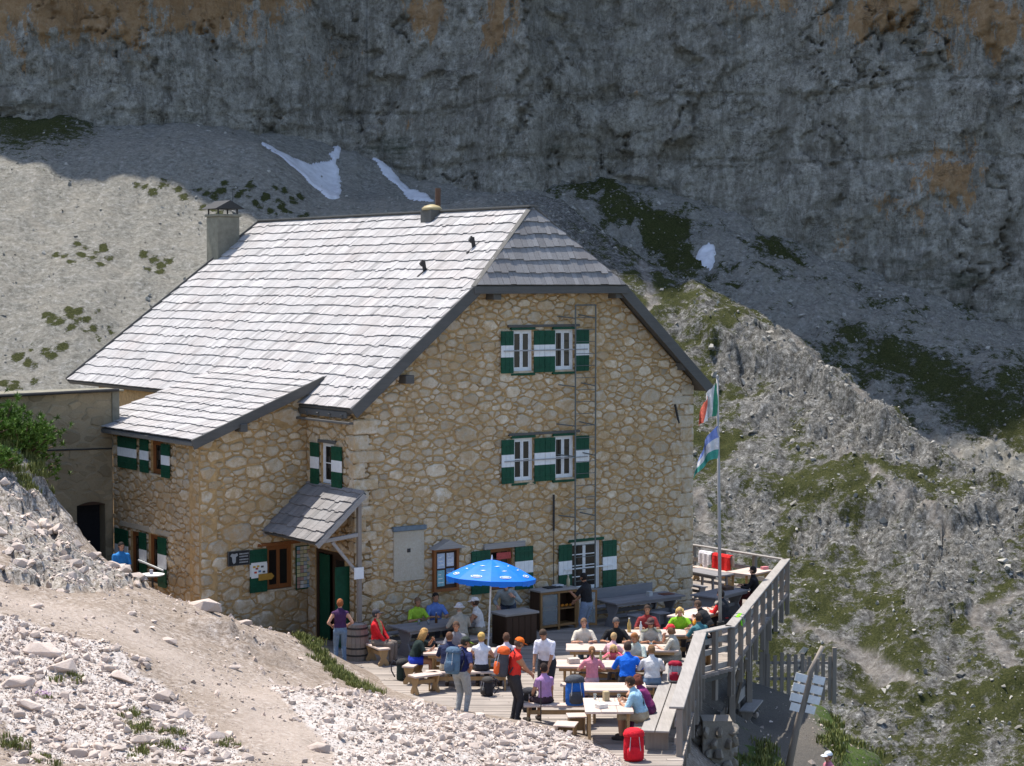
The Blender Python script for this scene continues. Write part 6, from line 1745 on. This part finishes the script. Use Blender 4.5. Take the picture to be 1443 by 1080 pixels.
        if P['hat']:
            kind, col = P['hat'][0], P['hat'][1]
            cap = (lab == 'head') & (u_ > (.035*k if kind != 'beanie' else .03*k))
            ht = empty('hat', (0,0,0), 0, e)
            shell('crown', co, no, faces, cap, .024*k, cloth(col), ht)
            mm = MB()
            if kind in ('cap', 'capback'):
                sg = 1 if kind == 'cap' else -1
                prev = None; pk = P['hat'][2] if len(P['hat']) > 2 else col
                for i in range(9):
                    an = -1.0+2.0*i/8; d_ = hd*math.cos(an)*sg+hs*math.sin(an)
                    q = [hc+d_*.095*k+hu*.045*k, hc+d_*(.105+.075*math.cos(an))*k+hu*(.032-.02*math.cos(an)*0)*k, hc+d_*(.103+.073*math.cos(an))*k+hu*.022*k, hc+d_*.092*k+hu*.033*k]
                    if prev: mm.poly(prev+q, [(0,1,5,4),(1,2,6,5),(2,3,7,6)])
                    prev = q
                mm.build('peak', cloth(pk), ht, smooth=True)
            elif kind == 'brim':
                prev = None
                for i in range(25):
                    an = 2*math.pi*i/24; d_ = hd*math.cos(an)*1.08+hs*math.sin(an)*.9
                    q = [hc+d_*.10*k+hu*.045*k, hc+d_*.155*k+hu*.012*k, hc+d_*.152*k+hu*.004*k, hc+d_*.097*k+hu*.034*k]
                    if prev: mm.poly(prev+q, [(0,1,5,4),(1,2,6,5),(2,3,7,6)])
                    prev = q
                mm.build('brim', cloth(col), ht, smooth=True)
        bpy.data.objects.remove(P['o'], do_unlink=True)

def backpack(label, loc, rz, col, col2, h=.58, w=.32, d=.24, pitch=0, kind='worn', strap=(.04,.04,.05)):
    e = empty('backpack', loc); e.rotation_euler = (0, pitch, rz); tag(e, label, 'backpack', 'backpacks')
    m = MB(); rings = []
    for z, a, b in ((0,.80,.8),(.06,.98,1.0),(.3,1.0,1.0),(.62,.98,.95),(.82,.9,.85),(.95,.72,.66),(1.0,.4,.4)):
        rings.append((Vector((-d*.5,0,z*h)), Vector((0,w/2*a,0)), Vector((d/2*b,0,0))))
    loft(m, rings, 16); m.build('main_bag', cloth(col), e, smooth=True)
    m = MB(); rings = [(Vector((-d*.98,0,z*h)), Vector((0,w*.36*a,0)), Vector((d*.22*a,0,0))) for z, a in ((.08,.7),(.14,1),(.42,1),(.5,.75))]
    loft(m, rings, 12); m.build('front_pocket', cloth(col2), e, smooth=True)
    m = MB(); rings = [(Vector((-d*.5,0,z*h)), Vector((0,w*.5*a,0)), Vector((d*.53*a,0,0))) for z, a in ((.80,1.02),(.88,1.04),(.98,.9),(1.05,.5))]
    loft(m, rings, 14); m.build('lid', cloth(col2), e, smooth=True)
    for s in (-1, 1):
        m = MB(); m.tube([(-.02,s*.09,h*.86),(.05,s*.10,h*.96),(.12,s*.115,h*.78),(.10,s*.13,h*.45),(.0,s*.13,h*.15)], .017, 6); m.build('strap', cloth(strap), e, smooth=True)
        m = MB(); m.tube([(-d*.9,s*w*.28,h*.1),(-d*1.12,s*w*.26,h*.4),(-d*.98,s*w*.2,h*.82)], .008, 5); m.build('compression_strap', cloth((.45,.45,.45)), e)
    return e

TBL = .80
def onw(x, y, face, wx, wy, wz):
    """a world point in a person's own frame"""
    c, s = math.cos(-R(face)), math.sin(-R(face)); dx, dy = wx-x, wy-y
    return (dx*c-dy*s, dx*s+dy*c, wz)
def hp2(x, y, face, f=.42, w=.16, z=.80):   # both hands on a table in front
    return ((f, w, z), (f, -w, z))
jean = (.13,.19,.27); dk = (.025,.025,.03); khaki = (.30,.26,.19)
TN = 'skin_tan'
person('red-haired woman in purple top and jeans standing at the door', -4.28, 48.25, 100, 'stand', H=1.66, lean=2, shirt=(.055,.02,.07), sleeve=0, legs=jean, hair=(.28,.09,.03), build=.92, hands=((.14,.20,.98),(.14,-.20,.98)))
person('man in red jacket and tan shirt sitting on the carved bench', -3.38, 48.62, -20, 'sit', lean=-4, shirt=(.55,.012,.018), sleeve=1.8, legs=(.16,.13,.11), hair=(.05,.05,.05), hat=('cap',(.05,.05,.06)), front=(.40,.31,.13), hands=((.30,.08,.55),(.30,-.10,.55)), look=(20,0))
p = hutp(1.45,-.62); person('man in lime shirt behind the grey table', p[0], p[1], HR_-90, lean=14, shirt=(.33,.50,.04), hair=(.16,.10,.06), hands=hp2(0,0,0,.42), skin=TN)
p = hutp(2.10,-.58); person('man in light blue shirt beside the lime shirted man', p[0], p[1], HR_-100, lean=6, H=1.78, shirt=(.12,.20,.46), hair=(.02,.015,.012), hands=hp2(0,0,0,.42), skin=TN)
p = hutp(1.72,-2.40); person('person in beige shirt and white bucket hat at the grey table', p[0], p[1], HR_+78, lean=10, H=1.76, shirt=(.40,.36,.29), legs=khaki, hair=(.25,.2,.15), hat=('brim',(.68,.66,.66)), hands=hp2(0,0,0,.40), build=1.08, sleeve=.95)
p = hutp(2.62,-1.95); person('man in white vest and white cap leaning at the grey table', p[0], p[1], 165, lean=12, H=1.78, shirt=(.60,.57,.54), sleeve=.12, legs=khaki, hair=(.06,.04,.03), hat=('cap',(.72,.70,.68)), hands=hp2(0,0,0,.40), skin=TN)
person('blond woman in dark green shirt and blue shorts', -2.36, 46.35, 5, lean=22, H=1.68, shirt=(.012,.025,.022), sleeve=.8, legs=(.02,.05,.42), leglen=.55, hair=(.42,.25,.09), hairlen=.16, hands=((.46,.10,.98),(.44,-.14,.80)), skin=TN, look=(10,10))
person('man in navy shirt with back to camera at left sunlit table', -1.5, 45.4, 80, lean=14, shirt=(.015,.022,.06), hair=(.14,.07,.04), hands=hp2(0,0,0,.42), legs=khaki)
person('woman in white top and straw hat at left sunlit table', -.72, 45.38, 88, lean=4, H=1.70, shirt=(.66,.66,.70), sleeve=.1, legs=dk, hair=(.42,.27,.10), hat=('beanie',(.52,.33,.10)), hands=hp2(0,0,0,.40), build=.92)
person('standing hiker in dark cap and navy shirt with blue-grey backpack', -1.12, 42.6, 55, 'stand', H=1.74, lean=7, look=(-35,18), shirt=(.016,.022,.09), sleeve=.85, legs=(.33,.34,.33), hair=(.04,.03,.02), hat=('cap',(.03,.04,.03),(.35,.55,.05)), hands=('hip',), skin=TN)
person('standing hiker in orange cap and red vest with orange backpack', .04, 41.95, 20, 'stand', H=1.85, lean=6, look=(10,20), shirt=(.60,.03,.02), sleeve=0, legs=(.035,.032,.034), hair=(.1,.07,.05), hat=('cap',(.68,.13,.01)), hands=((.38,.10,1.05),(.40,-.04,1.02)), skin=TN, build=1.05)
person('man in white shirt bending over beside the orange capped hiker', .80, 44.0, 250, 'stand', H=1.78, lean=20, look=(0,28), shirt=(.72,.70,.76), sleeve=.85, legs=dk, leglen=1.1, hair=(.07,.045,.03), hands=((.36,.12,.74),(.30,-.22,.84)), skin=TN)
person('dark-haired woman in lilac shirt on the bench by the blue backpack', .72, 41.82, 118, lean=6, H=1.66, shirt=(.40,.22,.40), sleeve=.5, legs=(.05,.03,.04), leglen=1.0, hair=(.025,.015,.012), hands=((.30,.15,.62),(.34,-.12,.68)), feet=((.36,.22,.085),(.38,-.05,.085)), build=.93, skin=TN)
person('girl in pink shirt with brown pony tail at the table', 1.82, 43.92, 92, lean=6, H=1.60, shirt=(.62,.22,.27), sleeve=.7, legs=(.45,.30,.34), hair=(.22,.11,.05), hairlen=-1, hands=((.36,.26,.70),(.36,-.26,.70)), build=.88)
person('man in bright blue shirt with back to camera', 2.62, 43.9, 84, lean=12, H=1.80, shirt=(.008,.13,.62), sleeve=.95, legs=dk, hair=(.04,.025,.018), hands=hp2(0,0,0,.42,.2), build=1.06, look=(5,12))
person('blond boy in white and pink at the second table', 2.35, 46.0, 60, lean=16, H=1.50, shirt=(.66,.42,.44), hair=(.45,.30,.14), hands=hp2(0,0,0,.36), build=.85)
person('blond child in pink bending over the pink girl table', 2.42, 45.62, 262, lean=34, H=1.42, shirt=(.62,.12,.17), hair=(.50,.34,.15), hairlen=.08, hands=hp2(0,0,0,.40), build=.85, look=(0,22))
person('grey-haired man in black shirt behind the second table', 2.55, 47.65, 268, lean=14, H=1.76, shirt=(.012,.012,.013), hair=(.10,.09,.085), hands=hp2(0,0,0,.44,.24), look=(15,10), skin=TN)
person('auburn-haired person in pale green shirt between the middle tables', 3.0, 45.68, 232, lean=14, H=1.72, shirt=(.42,.48,.42), sleeve=.9, hair=(.30,.12,.04), hands=hp2(0,0,0,.40), look=(0,16), legs=khaki, skin=TN)
person('person in brown cap and olive vest behind the second table', 3.42, 47.6, 266, lean=14, H=1.74, shirt=(.40,.38,.32), vest=(.17,.17,.12), hair=(.05,.03,.02), hat=('cap',(.09,.05,.045)), hands=hp2(0,0,0,.44,.1), look=(-20,8), skin=TN)
person('woman in red cap and beige shirt at the railing bench', 3.95, 46.55, 165, lean=12, H=1.70, shirt=(.46,.42,.34), sleeve=.95, hair=(.20,.10,.05), hairlen=.05, hat=('cap',(.62,.03,.04)), hands=((.42,.12,.80),(.30,-.04,1.05)), legs=(.25,.24,.2))
person('curly blond woman in lime green shirt facing the camera', 4.30, 49.5, 262, lean=18, H=1.70, shirt=(.22,.48,.02), sleeve=.5, hair=(.52,.34,.12), hairlen=.04, hands=hp2(0,0,0,.46,.22), look=(0,14))
person('person in orange and black jacket left of the flagpole', 5.15, 50.45, 150, lean=30, H=1.70, shirt=(.55,.22,.02), vest=(.02,.02,.022), sleeve=1.4, legs=dk, hair=(.10,.06,.04), hands=((.42,.14,.80),(.42,-.05,.80)), look=(10,10))
person('dark-haired person in red jacket right of the flagpole', 5.72, 51.7, 140, lean=16, H=1.74, shirt=(.60,.02,.02), vest=(.02,.02,.024), sleeve=1.6, legs=dk, hair=(.02,.015,.012), hands=hp2(0,0,0,.42))
person('person in black leaning against the far railing', 7.0, 55.9, 165, lean=4, H=1.76, shirt=(.014,.012,.013), sleeve=1.8, legs=(.10,.02,.02), hair=(.02,.014,.012), hands=hp2(0,0,0,.40))
person('man in light blue shirt with dark print sitting nearest the camera', 2.72, 40.25, 160, lean=22, H=1.80, shirt=(.30,.48,.58), patch=(.03,.05,.07), sleeve=.9, legs=(.36,.31,.22), leglen=1.2, hair=(.04,.025,.018), hands=((.44,.12,.80),(.40,-.18,.80)), look=(0,10), build=1.05, skin=TN)
person('auburn-haired woman in magenta top beside the light blue shirt', 2.92, 40.85, 168, lean=26, H=1.68, shirt=(.22,.03,.12), sleeve=.1, legs=(.1,.02,.07), hair=(.14,.04,.025), hairlen=.05, hands=((.36,.08,1.0),(.40,-.14,.80)), skin=TN)
person('man in black shirt and jeans standing at the cupboard door', 2.0, 51.8, 150, 'stand', H=1.78, lean=5, look=(-10,15), shirt=(.012,.012,.014), sleeve=.85, legs=(.15,.20,.28), hair=(.015,.012,.01), hands=((.42,.10,1.25),(.40,-.12,1.0)), skin=TN)
p = hutp(4.05,-1.2); person('man in grey sweatshirt bending at the grill under the parasol', p[0], p[1], 262, 'stand', H=1.80, lean=40, look=(0,15), shirt=(.24,.27,.27), sleeve=1.8, legs=(.05,.06,.09), hair=(.03,.02,.015), hands=((.45,.20,1.25),(.42,-.22,.95)), build=1.08)
p = hutp(-4.35,4.9); person('dark-haired person in blue shirt half hidden at the lean-to window', p[0], p[1], 300, 'sit', z=1.32, lean=10, shirt=(.03,.20,.52), hair=(.015,.01,.01), seat=.42, group='people outside the terrace')
zp = 9.55-(1066-398)/2750*46-1.70; person('person in white cap down on the path at the bottom edge', 7.62, 46, 200, 'stand', z=zp, H=1.70, shirt=(.55,.2,.25), hair=(.1,.07,.05), hat=('cap',(.7,.72,.74)), group='people outside the terrace')
person('person in pale pink shirt behind the orange capped hiker', -.12, 45.42, 96, lean=10, H=1.68, shirt=(.62,.52,.54), hair=(.10,.05,.03), hands=hp2(0,0,0,.40), legs=dk)
person('person in grey shirt behind the left sunlit table facing the camera', -1.35, 47.1, 268, lean=12, H=1.72, shirt=(.20,.20,.22), hair=(.09,.05,.03), hands=hp2(0,0,0,.42), legs=khaki, skin=TN, seat=.45)
person('person in teal shirt at the right end of the farthest sunlit table', 4.72, 48.15, 120, lean=14, H=1.68, shirt=(.05,.16,.18), hair=(.05,.03,.02), hands=hp2(0,0,0,.40), legs=dk, skin=TN)
person('person in cream shirt at the left end of the second table', 1.75, 47.62, 275, lean=12, H=1.70, shirt=(.58,.52,.42), hair=(.16,.09,.05), hands=hp2(0,0,0,.42), legs=jean)
person('person in white shirt at the right end of the bench by the man in blue', 3.18, 43.82, 95, lean=12, H=1.70, shirt=(.60,.58,.56), hair=(.20,.11,.05), hands=hp2(0,0,0,.40), legs=jean)
person('person in dark red shirt behind the farthest sunlit table', 3.45, 49.5, 268, lean=14, H=1.74, shirt=(.24,.03,.03), hair=(.05,.03,.02), hands=hp2(0,0,0,.42), legs=dk, skin=TN)
finish_people()
bench('bench behind the left sunlit table under the grey shirt', -1.2, 47.15, 1.5, 0)
stool('stool under the person in the teal shirt', 4.72, 48.1, 20)
b = hutp(-4.35,4.9); stool_ = None
m = MB(); m.box((-.2,-.2,0),(.2,.2,.42)); tag(m.build('stone_block', M['darkrock'], None, (b[0],b[1],1.32), (0,0,.4), bevel=.03), 'rough stone block under the person in the blue shirt', 'block')
# gecko print on the light blue shirt
# packs
backpack('blue-grey backpack with white piping worn by the navy hiker', (-1.24,42.42,.98), R(55), (.09,.16,.23), (.07,.12,.18), .56, .36, .26, R(7))
backpack('orange and black tall backpack worn by the orange capped hiker', (-.11,41.90,1.02), R(20), (.06,.06,.07), (.62,.10,.02), .62, .32, .26, R(6))
backpack('blue and black backpack standing on the bench', (1.33,41.72,.45), R(100), (.02,.12,.42), (.06,.065,.075), .62, .42, .3, R(4))
backpack('bright red backpack standing on the deck by the near table', (2.42,38.75,.0), R(95), (.55,.008,.02), (.62,.012,.025), .62, .42, .32, 0, strap=(.4,.01,.02))
backpack('red and grey daypack leaning on the railing bench', (3.72,44.05,.46), R(80), (.33,.33,.34), (.30,.01,.03), .46, .32, .2, R(8))
backpack('small black backpack on the deck beside the white shirted man', (.45,43.2,.0), R(60), (.015,.015,.018), (.03,.03,.035), .5, .34, .26, 0)
backpack('dark green backpack on the deck left of the blue shorts', (-2.75,46.6,.0), R(150), (.02,.035,.03), (.03,.03,.03), .48, .34, .26, 0)
backpack('dark pack under the bench beside the straw hat woman', (-.45,44.75,.0), R(20), (.025,.025,.028), (.05,.045,.04), .42, .32, .24, 0)
m = MB(); m.tube([(.62,41.4,.02),(.62,41.5,1.0)], .012, 6); tag(m.build('trekking_pole', M['iron'], None), 'thin dark trekking pole beside the lilac woman', 'pole')
